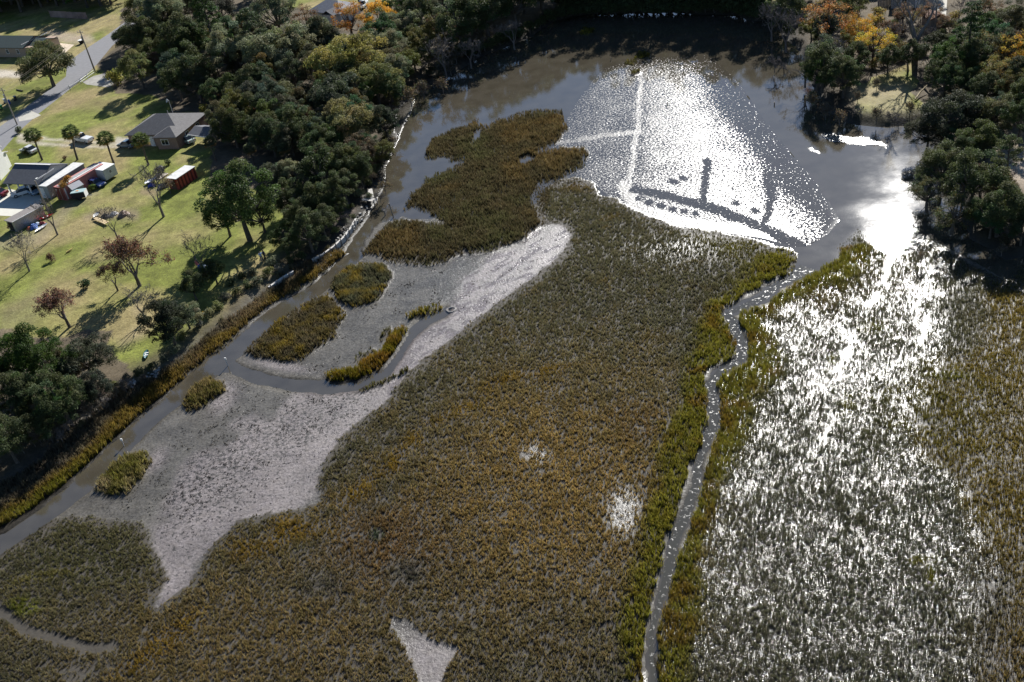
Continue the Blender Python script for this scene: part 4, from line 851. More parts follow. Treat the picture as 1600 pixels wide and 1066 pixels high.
fill([(300, 24), (420, 4), (480, -6), (480, -50), (260, -50), (250, 10)], 14, 'dark shaded tree at the top of the wood between street and grey roofed distant house', 'trees at the top of the left wood', 11, dmin=18)
fill([(640, 60), (700, 40), (760, 50), (820, 30), (860, 8), (640, 8), (600, 40)], 14, 'dark shaded tree on the shore left of the far bay', 'understorey left of the far bay', 12, dmin=18)
fill([(1240, 30), (1300, 5), (1500, -10), (1620, 0), (1620, -40), (1240, -40)], 14, 'open tree along the top frame right of the bay', 'trees along the top right frame', 13, dmin=24)
fill([(1500, 60), (1620, 60), (1620, 130), (1560, 110)], 6, 'open dark tree under the golden tree at the right frame edge', 'understorey at the upper right edge', 14, dmin=20)

def brush(poly, n, label, group, seed, cols, dmin=9, kinds=('twig', 'shrub'), rad=(8, 13)):
    r = random.Random(seed); xs = [p[0] for p in poly]; ys = [p[1] for p in poly]; got = []
    for _ in range(4000):
        x = r.uniform(min(xs), max(xs)); y = r.uniform(min(ys), max(ys))
        if not inpoly(np.array([x]), np.array([y]), poly)[0] or any(math.hypot(x-a, (y-b)*1.6) < dmin for a, b in got): continue
        got.append((x, y)); put(r.choice(kinds), x, y, r.uniform(*rad), r.choice(cols), label, 'bush', group, by_base=True)
        if len(got) >= n: break
brush([(1245, 40), (1300, 10), (1400, 20), (1500, 20), (1500, 60), (1430, 90), (1350, 110), (1290, 90)], 55, 'brown and olive undergrowth between the autumn trees at the upper right', 'undergrowth at the upper right', 21, [(.2, .14, .07), (.12, .13, .05), (.3, .24, .08), (.16, .12, .08)])
brush([(640, 120), (690, 70), (760, 60), (830, 45), (800, 62), (740, 92), (690, 128)], 26, 'dark tangled undergrowth on the shore of the left inlet', 'undergrowth at the left inlet', 22, [(.1, .085, .05), (.07, .08, .04)])
brush([(1500, 300), (1540, 400), (1620, 395), (1620, 300), (1560, 260)], 22, 'dark undergrowth at the foot of the right bank', 'undergrowth of the right bank', 23, [(.07, .08, .04), (.1, .09, .05)])
brush([(560, 262), (600, 225), (610, 190), (604, 235), (586, 275)], 10, 'low bushes on the channel edge below the wood', 'undergrowth at the channel', 24, [(.13, .14, .05), (.1, .09, .06)])
brush([(20, 715), (120, 660), (180, 608), (235, 588), (180, 625), (100, 690)], 26, 'grey brown brush along the lower left bank', 'undergrowth of the lower left bank', 25, [(.16, .13, .09), (.12, .11, .06)], 9, ('twig', 'twig', 'shrub'), (7, 11))

for i in range(22):
    t_ = i/21; x = float(np.interp(t_, [0, .25, .5, .7, .85, 1], [580, 592, 610, 611, 622, 655])); y = float(np.interp(t_, [0, .25, .5, .7, .85, 1], [290, 262, 232, 190, 162, 140]))
    put(['shrub', 'twig', 'shrub'][i % 3], x-4+(i % 2)*4, y, 9+(i*5) % 5, [(.12, .13, .05), (.11, .085, .05), (.09, .1, .045)][i % 3], 'low bush overhanging the upper left channel edge', 'bush', 'bushes overhanging the upper left channel', by_base=True, z=.5)
# ================================================================== STREET, PADS, BUILDINGS
M_asph = simple('asphalt', (.20, .20, .21), .9, var=.12, scale=1.2, bmp=.01)
M_conc = simple('concrete', (.46, .44, .38), .85, var=.12, scale=1.0)
M_shell = simple('pale_slab', (.62, .60, .52), .85, var=.08, scale=1.0)
def sheet(name, px, z, mat, h=.1, pad=0):
    """a slab whose outline is seen at the pixels px, top at z"""
    pts = [P(x, y, z) for x, y in px]; mb = MB(); n = len(pts)
    mb.v = [tuple(p) for p in pts]+[(p[0], p[1], z-h) for p in pts]
    mb.f = [tuple(range(n))[::-1]]+[(i, (i+1) % n, (i+1) % n+n, i+n) for i in range(n)]
    o = mb.build(name, mat); return tag(o, kind='structure')
sheet('street', [(-60, 262), (-10, 205), (25, 180), (60, 153), (103, 120), (105, 98), (135, 76), (170, 53), (196, 34), (250, -6), (290, -6), (212, 40), (175, 72), (152, 100), (128, 124), (96, 150), (60, 178), (30, 205), (-20, 262)], LZ+.008, M_asph, .05)
sheet('street_apron', [(46, 172), (64, 180), (52, 186), (30, 190), (28, 182)], LZ+.012, M_conc, .05)
sheet('concrete_pad', [(128, 128), (146, 119), (166, 114), (178, 130), (172, 137), (135, 132)], LZ+.012, simple('stained_concrete', (.30, .29, .26), .85, var=.35, scale=.6), .05)
sheet('driveway', [(82, 66), (116, 70), (98, 86), (84, 82)], LZ+.014, simple('beige_concrete', (.60, .50, .38), .85, var=.1), .06)
sheet('yard_slab', [(-60, 300), (18, 296), (62, 305), (66, 316), (48, 330), (20, 338), (-60, 334)], LZ+.012, M_shell, .06)
sheet('driveway', [(1452, 0), (1468, -8), (1480, 0), (1478, 25), (1475, 40), (1458, 42), (1456, 22)], LZ+.014, M_conc, .06)
sheet('street', [(590, 60), (612, 30), (640, 0), (660, -10), (700, -10), (660, 12), (640, 30), (622, 60)], LZ+.01, M_asph, .05)

def shingle(name, c):
    m, t, b = newmat(name); n = noisetex(t, 2.0, 5, .7); n2 = noisetex(t, 25, 2)
    r = ramp(t, n.outputs[0], [(.25, tuple(x*.72 for x in c)), (.75, tuple(x*1.25 for x in c))]); r2 = ramp(t, n2.outputs[0], [(.3, (.8,)*3), (.7, (1.2,)*3)])
    t.links.new(mixc(t, r.outputs[0], r2.outputs[0], 1.0, 'MULTIPLY'), b.inputs['Base Color']); b.inputs['Roughness'].default_value = .9; return m
def bricks(name, c1, c2, mortar=(.35, .32, .28)):
    m, t, b = newmat(name); tc = nd(t, 'ShaderNodeTexCoord'); br = nd(t, 'ShaderNodeTexBrick')
    mp = nd(t, 'ShaderNodeMapping'); mp.inputs['Rotation'].default_value = (math.pi/2, 0, 0); t.links.new(tc.outputs['Object'], mp.inputs[0]); t.links.new(mp.outputs[0], br.inputs['Vector'])
    br.inputs['Scale'].default_value = 4; br.inputs['Color1'].default_value = (*c1, 1); br.inputs['Color2'].default_value = (*c2, 1); br.inputs['Mortar'].default_value = (*mortar, 1)
    t.links.new(br.outputs[0], b.inputs['Base Color']); b.inputs['Roughness'].default_value = .85; return m
M_roofg = shingle('grey_shingle', (.15, .145, .145)); M_roofd = shingle('dark_green_shingle', (.03, .055, .055)); M_roofs = shingle('slate_shingle', (.11, .115, .13)); M_roofl = shingle('light_grey_shingle', (.33, .33, .35))
M_brick = bricks('brick', (.22, .13, .10), (.28, .17, .12)); M_brickt = bricks('tan_brick', (.36, .25, .19), (.42, .30, .22)); M_white = simple('white_paint', (.78, .78, .76), .6, var=.06); M_whited = simple('weathered_white', (.62, .62, .60), .7, var=.2, scale=1.2)
M_trim = simple('trim_white', (.75, .74, .72), .6, var=.05); M_wood = simple('weathered_wood', (.30, .26, .22), .9, var=.35, scale=2.5); M_dark = simple('dark_void', (.02, .02, .022), .8); M_redp = simple('red_paint', (.36, .065, .05), .7, var=.25, scale=1.5)
M_pink = simple('faded_red', (.50, .21, .19), .7, var=.18, scale=1.0); M_greyw = simple('grey_siding', (.33, .34, .34), .75, var=.12); M_teal = simple('pale_teal', (.35, .48, .48), .6); M_metal = simple('galvanised', (.42, .43, .45), .45, .6, var=.1)
M_rub = simple('rubber', (.02, .02, .02), .8); M_stone = simple('pale_rubble', (.36, .35, .33), .9, var=.25, scale=2); M_graywood = simple('grey_boards', (.55, .53, .50), .85, var=.3, scale=2)
mg, tg, bg_ = newmat('window_glass'); bg_.inputs['Base Color'].default_value = (.015, .02, .025, 1); bg_.inputs['Roughness'].default_value = .08; M_glass = mg

def frame(a, b, z=LZ):
    """origin at ground under photo point a, x axis towards b, y axis away from the camera"""
    A = P(*a, z); B_ = P(*b, z); d = B_-A; L = float(np.hypot(d[0], d[1])); return A, math.atan2(d[1], d[0]), L
def wall_box(root, L, D, h, mat, name='wall', x0=0, y0=0, z0=0, t=.0):
    return MB().box((x0+L/2, y0+D/2, z0+h/2), (L, D, h)).build(name, mat, root)
def hip(x0, y0, L, D, z, rise, ov=.45, ins=None, th=.14):
    x0 -= ov; y0 -= ov; L += 2*ov; D += 2*ov; ins = min(L, D)/2 if ins is None else ins
    if L >= D: r1, r2 = (x0+ins, y0+D/2, z+rise), (x0+L-ins, y0+D/2, z+rise)
    else: r1, r2 = (x0+L/2, y0+ins, z+rise), (x0+L/2, y0+D-ins, z+rise)
    a, b, c, d = (x0, y0, z), (x0+L, y0, z), (x0+L, y0+D, z), (x0, y0+D, z); e = [(p[0], p[1], z-th) for p in (a, b, c, d)]
    mb = MB()
    if L >= D: F_ = [(0, 1, 5, 4), (1, 2, 5), (2, 3, 4, 5), (3, 0, 4)]
    else: F_ = [(0, 1, 4), (1, 2, 5, 4), (2, 3, 5), (3, 0, 4, 5)]
    mb.add([a, b, c, d, r1, r2]+e, F_+[(0, 6, 7, 1), (1, 7, 8, 2), (2, 8, 9, 3), (3, 9, 6, 0), (9, 8, 7, 6)]); return mb
def gable(x0, y0, L, D, z, rise, ov=.4, th=.14, axis='x'):
    x0 -= ov; y0 -= ov; L += 2*ov; D += 2*ov; mb = MB()
    if axis == 'x': V = [(x0, y0, z), (x0+L, y0, z), (x0+L, y0+D, z), (x0, y0+D, z), (x0, y0+D/2, z+rise), (x0+L, y0+D/2, z+rise)]; T_ = [(0, 1, 5, 4), (2, 3, 4, 5)]
    else: V = [(x0, y0, z), (x0+L, y0, z), (x0+L, y0+D, z), (x0, y0+D, z), (x0+L/2, y0, z+rise), (x0+L/2, y0+D, z+rise)]; T_ = [(1, 2, 5, 4), (3, 0, 4, 5)]
    n = len(V); V2 = V+[(p[0], p[1], p[2]-th) for p in V]
    T_ += [tuple(i+n for i in f)[::-1] for f in T_]
    ed = [(0, 1), (1, 5), (5, 2), (2, 3), (3, 4), (4, 0)] if axis == 'x' else [(0, 4), (4, 1), (1, 2), (2, 5), (5, 3), (3, 0)]
    T_ += [(b, a, a+n, b+n) for a, b in ed]; mb.add(V2, T_)
    return mb
def gend(root, x, y, L, z, rise, mat, axis='x', t=.12):
    """gable end triangle"""
    mb = MB()
    if axis == 'x': V = [(x, y, z), (x, y+L, z), (x, y+L/2, z+rise)]; V += [(p[0]+t, p[1], p[2]) for p in V]
    else: V = [(x, y, z), (x+L, y, z), (x+L/2, y, z+rise)]; V += [(p[0], p[1]+t, p[2]) for p in V]
    mb.add(V, [(0, 1, 2), (5, 4, 3), (0, 3, 4, 1), (1, 4, 5, 2), (2, 5, 3, 0)]); return mb.build('gable_wall', mat, root)
def window(root, x, z, w_, h_, y=-.03, side=None, xs=0):
    """window on the front (y) wall, or on the side wall at x = xs when side is given"""
    fr = MB(); gl = MB()
    if side is None:
        for dx, dz, a, b in ((0, h_/2, w_+.16, .1), (0, -h_/2, w_+.16, .1), (-w_/2, 0, .1, h_), (w_/2, 0, .1, h_), (0, 0, .06, h_)): fr.box((x+dx, y, z+dz), (a, .1, b))
        gl.box((x, y+.01, z), (w_, .06, h_))
    else:
        for dy, dz, a, b in ((0, h_/2, w_+.16, .1), (0, -h_/2, w_+.16, .1), (-w_/2, 0, .1, h_), (w_/2, 0, .1, h_), (0, 0, .06, h_)): fr.box((xs, x+dy, z+dz), (.1, a, b))
        gl.box((xs, x, z), (.06, w_, h_))
    f = fr.build('window', M_trim, root); gl.build('pane', M_glass, f); return f
def door(root, x, y=-.03, h_=2.05, mat=None, w_=.95):
    d = MB().box((x, y, h_/2), (w_, .08, h_)).build('door', mat or M_trim, root); MB().box((x+w_*.36, y-.06, h_*.48), (.06, .06, .12)).build('handle', M_metal, d); return d

# ---- main grey roofed house
A = P(190, 216, LZ+2.6); B_ = P(279, 214, LZ+2.6); az = math.atan2(B_[1]-A[1], B_[0]-A[0])
h = empty('brick_house', (A[0]+.35, A[1]+.4, LZ), az, 'brick house with a wide grey hip roof beside the wood', 'house')
wall_box(h, 12.3, 9.6, 2.6, M_brick, 'wall', 0, 1.2); wall_box(h, 4.8, 1.6, 2.6, M_brick, 'front_wing', 7.6, -.4)
hip(0, 1.2, 12.3, 9.6, 2.62, 2.3).build('roof', M_roofg, h); hip(7.6, -.4, 4.8, 4.8, 2.63, 1.25, .4).build('wing_roof', M_roofg, h)
window(h, 9.6, 1.5, 1.6, 1.1, -.43); window(h, 3.0, 1.5, 1.2, 1.1, 1.17); door(h, 5.4, 1.17); window(h, 3.5, 1.5, 1.2, 1.0, side=1, xs=12.33); window(h, 7.5, 1.5, 1.2, 1.0, side=1, xs=12.33)
MB().tube([(5.5, 8.6, 3.4), (5.5, 8.6, 4.4)], .06, 6).build('roof_vent', M_metal, h)
ant = MB(); ant.tube([(4.9, 10.9, 0), (4.9, 10.9, 5.6)], .05, 6)
ant.build('antenna_mast', M_metal, h); d_ = MB().tube([(4.9, 10.8, 5.6), (4.7, 10.5, 5.75)], [.12, .42], 12).build('dish', M_metal, h)
# carport
A, az, L = frame((303, 226), (331, 228))
c_ = empty('carport', (A[0], A[1], LZ), az-.1, 'dark roofed carport with a white front edge right of the grey roofed house', 'carport')
gable(0, 0, 4.6, 3.8, 2.3, .8).build('roof', M_roofs, c_); MB().box((2.3, -.45, 2.2), (5.3, .06, .22)).build('fascia', M_trim, c_)
for x, y in ((.1, .1), (4.5, .1), (.1, 3.7), (4.5, 3.7)): MB().box((x, y, 1.1), (.12, .12, 2.2)).build('post', M_trim, c_)
# tan brick house upper left
A, az, L = frame((-18, 90), (42, 91)); A0 = P(42, 90, LZ)
h = empty('tan_brick_house', (A0[0], A0[1], LZ), az, 'long tan brick house with a dark green roof at the upper left', 'house')
wall_box(h, 22, 8.6, 2.7, M_brickt, 'wall', -18, 0); gable(-18, 0, 18.2, 8.6, 2.72, 1.7).build('roof', M_roofd, h); gable(.6, .9, 4.0, 6.8, 2.5, 1.2, .3).build('end_roof', M_roofd, h)
gend(h, .12, 0, 8.6, 2.72, 1.6, M_brickt); gend(h, 4.5, .9, 6.8, 2.5, 1.1, M_brick); MB().box((.35, 4.3, 3.6), (.12, 9.4, .16)).build('rake_board', M_trim, h)
for x in (-15, -11, -6.5, -2.5): window(h, x, 1.6, .9, 1.2)
door(h, 2.6); MB().box((3.6, -.9, .7), (1.8, 1.0, 1.3)).build('entry_step', M_teal, h)
# garage with slate roof at the left
A = P(5, 287, LZ+2.7); B_ = P(58, 289, LZ+2.7); az = math.atan2(B_[1]-A[1], B_[0]-A[0])
h = empty('garage', (A[0]+.3, A[1]+.3, LZ), az, 'long garage with a slate grey roof and white ridge cap at the left edge', 'garage')
wall_box(h, 8.2, 4.6, 2.7, M_greyw, 'wall', 0, 3.6); gable(0, 0, 8.2, 8.2, 2.72, 1.9, .35).build('roof', M_roofs, h); [MB().box((x, .2, 1.33), (.22, .22, 2.66)).build('post', M_trim, h) for x in (.15, 2.7, 5.4, 8.05)]; MB().box((4.1, 4.1, 4.66), (9.0, .35, .08)).build('ridge_cap', M_trim, h)
for x in (2.1, 5.6): MB().box((x, 3.55, 1.1), (2.5, .08, 2.2)).build('garage_door', M_whited, h)
gend(h, 8.12, 0, 8.2, 2.72, 1.8, M_greyw); MB().box((8.62, 2.1, 3.7), (.06, 4.6, .18)).build('rake_board', M_trim, h)
# white two storey house at the edge
A, az, L = frame((-20, 290), (8, 286))
h = empty('white_house', (A[0]-1, A[1]+1.5, LZ), az, 'tall white house cut off by the left frame edge', 'house')
wall_box(h, 4.3, 4.6, 5.2, M_white, 'wall', -1.0, .2); gable(-1.0, .2, 4.3, 4.6, 5.22, 1.3, .3).build('roof', M_whited, h); gend(h, 3.2, .2, 4.6, 5.22, 1.2, M_white); window(h, 1.6, 3.9, .9, 1.2, .17); window(h, 2.6, 3.9, .8, 1.2, side=1, xs=3.33)
wall_box(h, 3.2, 2.4, 3.0, M_white, 'porch_wall', -.6, 5.0); gable(-.6, 5.0, 3.2, 2.4, 3.02, .5, .3).build('porch_roof', M_whited, h)
# flat roofed white trailer shed
A = P(57, 290, LZ+2.5); B_ = P(74, 291.5, LZ+2.5); az = math.atan2(B_[1]-A[1], B_[0]-A[0])
h = empty('flat_roofed_shed', (A[0], A[1], LZ), az, 'long white flat roofed shed overgrown with orange vines, left of the red container', 'shed')
wall_box(h, 2.6, 9.6, 2.4, M_greyw); MB().box((1.3, 4.8, 2.5), (2.9, 9.9, .14)).build('roof', M_whited, h); door(h, 1.0)
# red container
A = P(83, 292, LZ+2.6); B_ = P(98, 294, LZ+2.6); az = math.atan2(B_[1]-A[1], B_[0]-A[0])
h = empty('shipping_container', (A[0], A[1], LZ), az, 'long faded red shipping container with a grey strip along its top', 'container')
mb = MB().box((1.22, 5.1, 1.3), (2.44, 10.2, 2.6))
mb.build('body', M_pink, h); rb = MB()
for k in range(34): rb.box((2.46, .3+k*.29, 1.3), (.06, .13, 2.3)); rb.box((-.02, .3+k*.29, 1.3), (.06, .13, 2.3))
rb.build('side_ribs', M_pink, h); MB().box((.95, 5.1, 2.63), (.8, 9.6, .06)).build('roof_strip', M_greyw, h); MB().box((1.75, 5.1, 2.65), (.5, 9.6, .06)).build('roof_plank', M_whited, h)
for x in (.62, 1.82):
    d_ = MB().box((x, -.05, 1.3), (1.14, .08, 2.4)).build('door', simple('dark_red', (.16, .035, .03), .7), h); MB().tube([(x-.2, -.14, .2), (x-.2, -.14, 2.4)], .035, 6).build('lock_bar', M_metal, d_)
for k, (x, z) in enumerate(((.5, 2.2), (.8, 2.2), (1.7, 2.2), (.6, 1.9))): MB().box((x, -.1, z), (.22, .02, .12)).build('marking', M_trim, h)
MB().box((2.51, .35, 1.3), (.03, .25, 2.2)).build('white_stripe', M_trim, h)
# white box trailer
A = P(137, 264, LZ+2.4); B_ = P(162, 266.5, LZ+2.4); az = math.atan2(B_[1]-A[1], B_[0]-A[0])
h = empty('box_trailer', (A[0], A[1], LZ), az-.05, 'white box trailer with a small end window, right of the red container', 'trailer')
MB().box((2.1, 1.5, 1.35), (4.2, 3.0, 2.0)).build('body', M_whited, h, .05); MB().box((2.1, 1.5, 2.42), (4.35, 3.1, .12)).build('roof', M_white, h, .04); window(h, 1.5, 1.6, .5, .6, side=1, xs=4.24)
for x in (1.6, 2.5): MB().tube([(x, .05, .34), (x, -.15, .34)], .34, 14).build('wheel', M_rub, h)
# small grey gable shed
A, az, L = frame((120, 312), (132, 306))
h = empty('small_shed', (A[0]-.3, A[1]+.6, LZ), az, 'small grey gabled garden shed by the blue car', 'shed')
wall_box(h, 2.2, 2.0, 1.8, M_greyw); gable(0, 0, 2.2, 2.0, 1.82, .7, .15, axis='x').build('roof', M_metal, h); gend(h, 2.1, 0, 2.0, 1.82, .62, M_greyw); MB().box((.8, -.04, .9), (.9, .06, 1.7)).build('door', M_dark, h)
# small enclosed utility trailer lying open
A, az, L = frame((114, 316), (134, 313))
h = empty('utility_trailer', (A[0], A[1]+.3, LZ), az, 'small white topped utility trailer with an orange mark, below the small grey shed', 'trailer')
MB().box((1.25, .75, .95), (2.5, 1.5, 1.1)).build('body', M_dark, h, .04); MB().box((1.25, .75, 1.56), (2.6, 1.6, .12)).build('lid', M_teal, h, .03); MB().box((1.1, .7, 1.64), (.5, .3, .05)).build('orange_panel', simple('orange', (.75, .28, .03), .5), h)  # near-black body colour paints in the shadow below the pale lid
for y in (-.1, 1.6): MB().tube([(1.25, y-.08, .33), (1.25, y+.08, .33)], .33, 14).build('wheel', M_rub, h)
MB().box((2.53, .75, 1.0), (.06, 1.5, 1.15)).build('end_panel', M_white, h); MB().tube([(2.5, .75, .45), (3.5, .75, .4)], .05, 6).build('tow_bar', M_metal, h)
# low corrugated shed
A = P(8, 344, LZ+2.0); B_ = P(20, 347, LZ+2.0); az = math.atan2(B_[1]-A[1], B_[0]-A[0])
h = empty('low_shed', (A[0], A[1], LZ), az, 'low corrugated grey shed beside the pale yard slab', 'shed')
wall_box(h, 2.3, 6.2, 1.9, M_metal); MB().box((1.15, 3.1, 1.98), (2.6, 6.6, .1)).build('roof', shingle('tar_roof', (.22, .2, .19)), h); MB().box((2.42, 3.1, 2.02), (.1, 6.6, .14)).build('edge_trim', M_trim, h)
rb = MB()
for k in range(20): rb.box((2.32, .2+k*.31, .95), (.05, .12, 1.8))
rb.build('corrugation', M_metal, h); MB().box((1.15, -.04, .9), (1.2, .06, 1.6)).build('door', M_dark, h)
# red shed and its litter
A = P(260, 278, LZ+2.2); B_ = P(275, 279.5, LZ+2.2); az = math.atan2(B_[1]-A[1], B_[0]-A[0])
h = empty('red_shed', (A[0], A[1], LZ), az, 'red boarded shed with a white roof beside the brush pile', 'shed')
wall_box(h, 2.3, 5.0, 2.1, M_redp); MB().box((1.15, 2.5, 2.18), (2.6, 5.3, .1)).build('roof', M_whited, h); MB().box((1.2, -.04, 1), (1.1, .06, 1.8)).build('door', simple('brown_door', (.14, .08, .06), .8), h)
rb = MB()
for k in range(6): rb.box((2.33, .4+k*.85, 1.05), (.06, .3, 2.0))
rb.build('side_boards', simple('dark_red_board', (.10, .02, .018), .8), h)
# houses at the frame edges
A, az, L = frame((487, 34), (532, 38))
h = empty('grey_roof_house', (A[0], A[1], LZ), az, 'house with pale and dark grey roof slopes behind the autumn trees at the top', 'house')
wall_box(h, 11, 7, 2.7, M_white); hip(0, 0, 11, 7, 2.72, 2.0).build('roof', M_roofl, h); gable(6.6, -1.6, 3.6, 4.5, 2.74, 1.1, .3, axis='y').build('wing_roof', M_roofs, h); wall_box(h, 3.6, 1.6, 2.68, M_white, 'wing_wall', 6.6, -1.6)
A, az, L = frame((1392, 14), (1440, 12))
h = empty('low_dark_house', (A[0], A[1], LZ), az, 'low dark roofed house at the top frame left of the tall bare tree', 'house')
wall_box(h, 8, 5, 2.5, M_greyw); gable(0, 0, 8, 5, 2.52, 1.3).build('roof', M_roofd, h); window(h, 2.5, 1.5, 1.1, 1.0); door(h, 5)
A, az, L = frame((1448, 38), (1462, 46))
h = empty('rusty_roof_shed', (A[0]-1, A[1], LZ), az, 'rusty brown roofed shed beside the driveway at the upper right', 'shed')
wall_box(h, 3.4, 3, 2.0, M_wood); gable(0, 0, 3.4, 3, 2.02, .7, .2).build('roof', shingle('rusty_roof', (.16, .08, .05)), h)
def fence(pxs, h_, label, name='wooden_fence', mat=None, step=2.4, boards=True):
    pts = [P(x, y, LZ) for x, y in pxs]; r = empty(name, tuple(pts[0][:2])+(LZ,), 0, label, 'fence')
    mat = mat or M_wood
    for i in range(len(pts)-1):
        a, b = pts[i]-[*pts[0][:2], LZ], pts[i+1]-[*pts[0][:2], LZ]; d = b-a; L = float(np.hypot(d[0], d[1])); rz = math.atan2(d[1], d[0]); mb = MB()
        if boards:
            n = int(L/.3)
            for k in range(n): t = (k+.5)/n; mb.box((a[0]+d[0]*t, a[1]+d[1]*t, h_/2+random.uniform(-.03, .03)), (.26, .04, h_), rz+random.uniform(-.02, .02))
            mb.build('board_panel', mat, r)
        else:
            for z in (h_*.45, h_*.9): mb.tube([(a[0], a[1], z), (b[0], b[1], z)], .045, 5)
            mb.build('rail', mat, r)
        for k in range(max(1, int(L/step))+1):
            t = k/max(1, int(L/step)); MB().box((a[0]+d[0]*t-.03, a[1]+d[1]*t+.05, (h_+.1)/2), (.12, .12, h_+.1), rz).build('post', mat, r)
    return r
fence([(80, 27), (137, 30)], 1.9, 'tall patchy wooden fence in shade beyond the lawn at the top left', mat=simple('patchy_boards', (.26, .20, .18), .9, var=.7, scale=.35))
fence([(110, 141), (127, 131), (148, 116)], 1.1, 'low rail fence between street and concrete pad', 'rail_fence', M_metal, 2.4, False)
fence([(1372, 12), (1395, 8), (1425, 8)], 1.5, 'dark board fence at the top frame behind the small right lawn')

# ---- poles and wires
def pole(bx, by, h_, label, arms=True, lamp=False):
    p = P(bx, by, LZ); r = empty('utility_pole', (p[0], p[1], LZ-.02), 2.6, label, 'pole')
    MB().tube([(0, 0, -.2), (0, 0, h_)], [.17, .11], 8).build('shaft', M_wood, r)
    if arms:
        MB().box((0, .12, h_-.5), (1.9, .1, .12)).build('crossarm', M_wood, r); MB().tube([(.25, -.05, h_-2.4), (.25, -.05, h_-1.5)], .24, 10).build('transformer', M_metal, r)
        for x in (-.85, 0, .85): MB().tube([(x, .12, h_-.44), (x, .12, h_-.2)], .05, 6).build('insulator', M_whited, r)
    if lamp:
        MB().tube([(0, 0, h_-.3), (.2, -.5, h_+.05)], .04, 5).build('lamp_arm', M_metal, r); MB().box((.25, -.7, h_+.05), (.3, .45, .16)).build('lamp_head', M_white, r)
    return p
p1 = pole(149, 112, 10.4, 'tall utility pole with crossarm beside the concrete pad'); p2 = pole(27, 195, 8.6, 'utility pole at the left edge over the dark round bush')
pole(77, 334, 6.6, 'thin leaning light pole behind the coloured yard clutter', False, True); pole(1461, 47, 9.5, 'dark utility pole beside the driveway at the upper right')
MB_ = MB()
d = p1-p2; pf = p1+np.array([22, 45, 0.]); pb = p2+np.array([-20, -14, 0.])
ax = np.array([math.cos(2.6), math.sin(2.6), 0])
wl_ = ('outer left', 'middle', 'outer right')
for k, s in enumerate((-.85, 0, .85)):
    for a_, b_, ha, hb, seg in ((p1, p2, 10.2, 8.4, 'between the two street poles'), (p1, pf, 10.2, 11, 'running from the taller street pole to the top frame'), (p2, pb, 8.4, 9, 'running from the left street pole out of the frame')):
        a0 = a_+ax*s; b0 = b_+ax*s; mb = MB(); pts = []
        for i in range(11): t = i/10; q = a0*(1-t)+b0*t; pts.append((q[0], q[1], LZ+(ha*(1-t)+hb*t)-1.6*4*t*(1-t)*.5-(.0 if k else .5)))
        mb.tube(pts, .014, 4); tag(mb.build('overhead_wire', M_wood), '%s overhead wire %s' % (wl_[k], seg), 'wire', 'overhead wires')
# leaning stay beside the tall pole
q = P(146, 108, LZ); mb = MB().tube([(q[0], q[1], LZ), (p1[0]-.1, p1[1]+.1, LZ+9.3)], .07, 6)
tag(mb.build('pole_brace', M_wood), 'slanting brace leaning on the tall utility pole', 'pole')

# ---- vehicles
def paint(name, c, rough=.25): 
    m, t, b = newmat(name); b.inputs['Base Color'].default_value = (*c, 1); b.inputs['Roughness'].default_value = rough; b.inputs['Coat Weight'].default_value = .6; return m
def car(a, b_, col, label, L=None, kind='sedan', cat='car', name='parked_car'):
    """front of the car at photo point a, rear at b_"""
    A, az, l = frame(a, b_); L = L or l; B_ = P(*b_, LZ); C_ = (A+B_)/2
    r = empty(name, (C_[0], C_[1], LZ), az, label, cat); m = paint('car_paint', col); W = .88; h = L/2
    lo = [(-h, .42), (-h+.12, .70), (-h*.55, .86), (h*.62, .92), (h-.05, .86), (h, .45), (h*.95, .28), (-h*.95, .28)]
    if kind == 'pickup': lo = [(-h, .5), (-h+.1, .95), (-h*.55, 1.05), (h-.05, 1.08), (h, .6), (h*.95, .4), (-h*.95, .4)]
    body = MB().prism(lo, -W, W).build('body', m, r, .07)
    if kind == 'pickup': cab = [(-h*.58, 1.0), (-h*.38, 1.72), (-h*.02, 1.75), (h*.08, 1.02)]; roof = [(-h*.36, 1.70), (-h*.03, 1.72), (-h*.04, 1.80), (-h*.34, 1.78)]
    else: cab = [(-h*.5, .84), (-h*.2, 1.36), (h*.35, 1.38), (h*.72, .9)]; roof = [(-h*.2, 1.34), (h*.36, 1.36), (h*.32, 1.44), (-h*.15, 1.43)]
    V = [(x, -W*(.94 if z < 1.1 else .76), z) for x, z in cab]+[(x, W*(.94 if z < 1.1 else .76), z) for x, z in cab]
    MB().add(V, [(0, 1, 2, 3), (7, 6, 5, 4), (0, 4, 5, 1), (1, 5, 6, 2), (2, 6, 7, 3), (3, 7, 4, 0)]).build('windows', M_glass, r)
    MB().prism(roof, -W*.76, W*.76).build('roof', m, r, .03)
    for x in (-h*.62, h*.62):
        for y in (-W+.08, W-.08):
            wv = MB().tube([(x, y-.11, .33), (x, y+.11, .33)], .33, 16).build('wheel', M_rub, r); MB().tube([(x, y-.125, .33), (x, y+.125, .33)], .19, 10).build('rim', M_metal, wv)
    for y in (-.6, .6):
        MB().box((-h+.03, y, .62), (.1, .34, .14)).build('headlight', M_trim, r); MB().box((h-.01, y, .7), (.08, .32, .14)).build('tail_light', M_redp, r)
    if kind == 'pickup': MB().box((h*.54, 0, 1.1), (h*.84, W*1.8, .12)).build('bed_cover', m, r, .03)
    return r
car((19, 309), (55, 298), (.75, .76, .77), 'white sedan with a black trunk lid parked on the pale yard slab', 4.5)
car((62, 306), (42, 297), (.35, .48, .62), 'pale blue car in the garage shade behind the white sedan', 4.2)
car((-14, 305), (10, 306), (.20, .02, .03), 'dark red car cut off by the left frame edge', 4.3)
car((33, 236), (61, 240), (.70, .70, .69), 'white sedan standing on the grass under the first palm', 4.6)
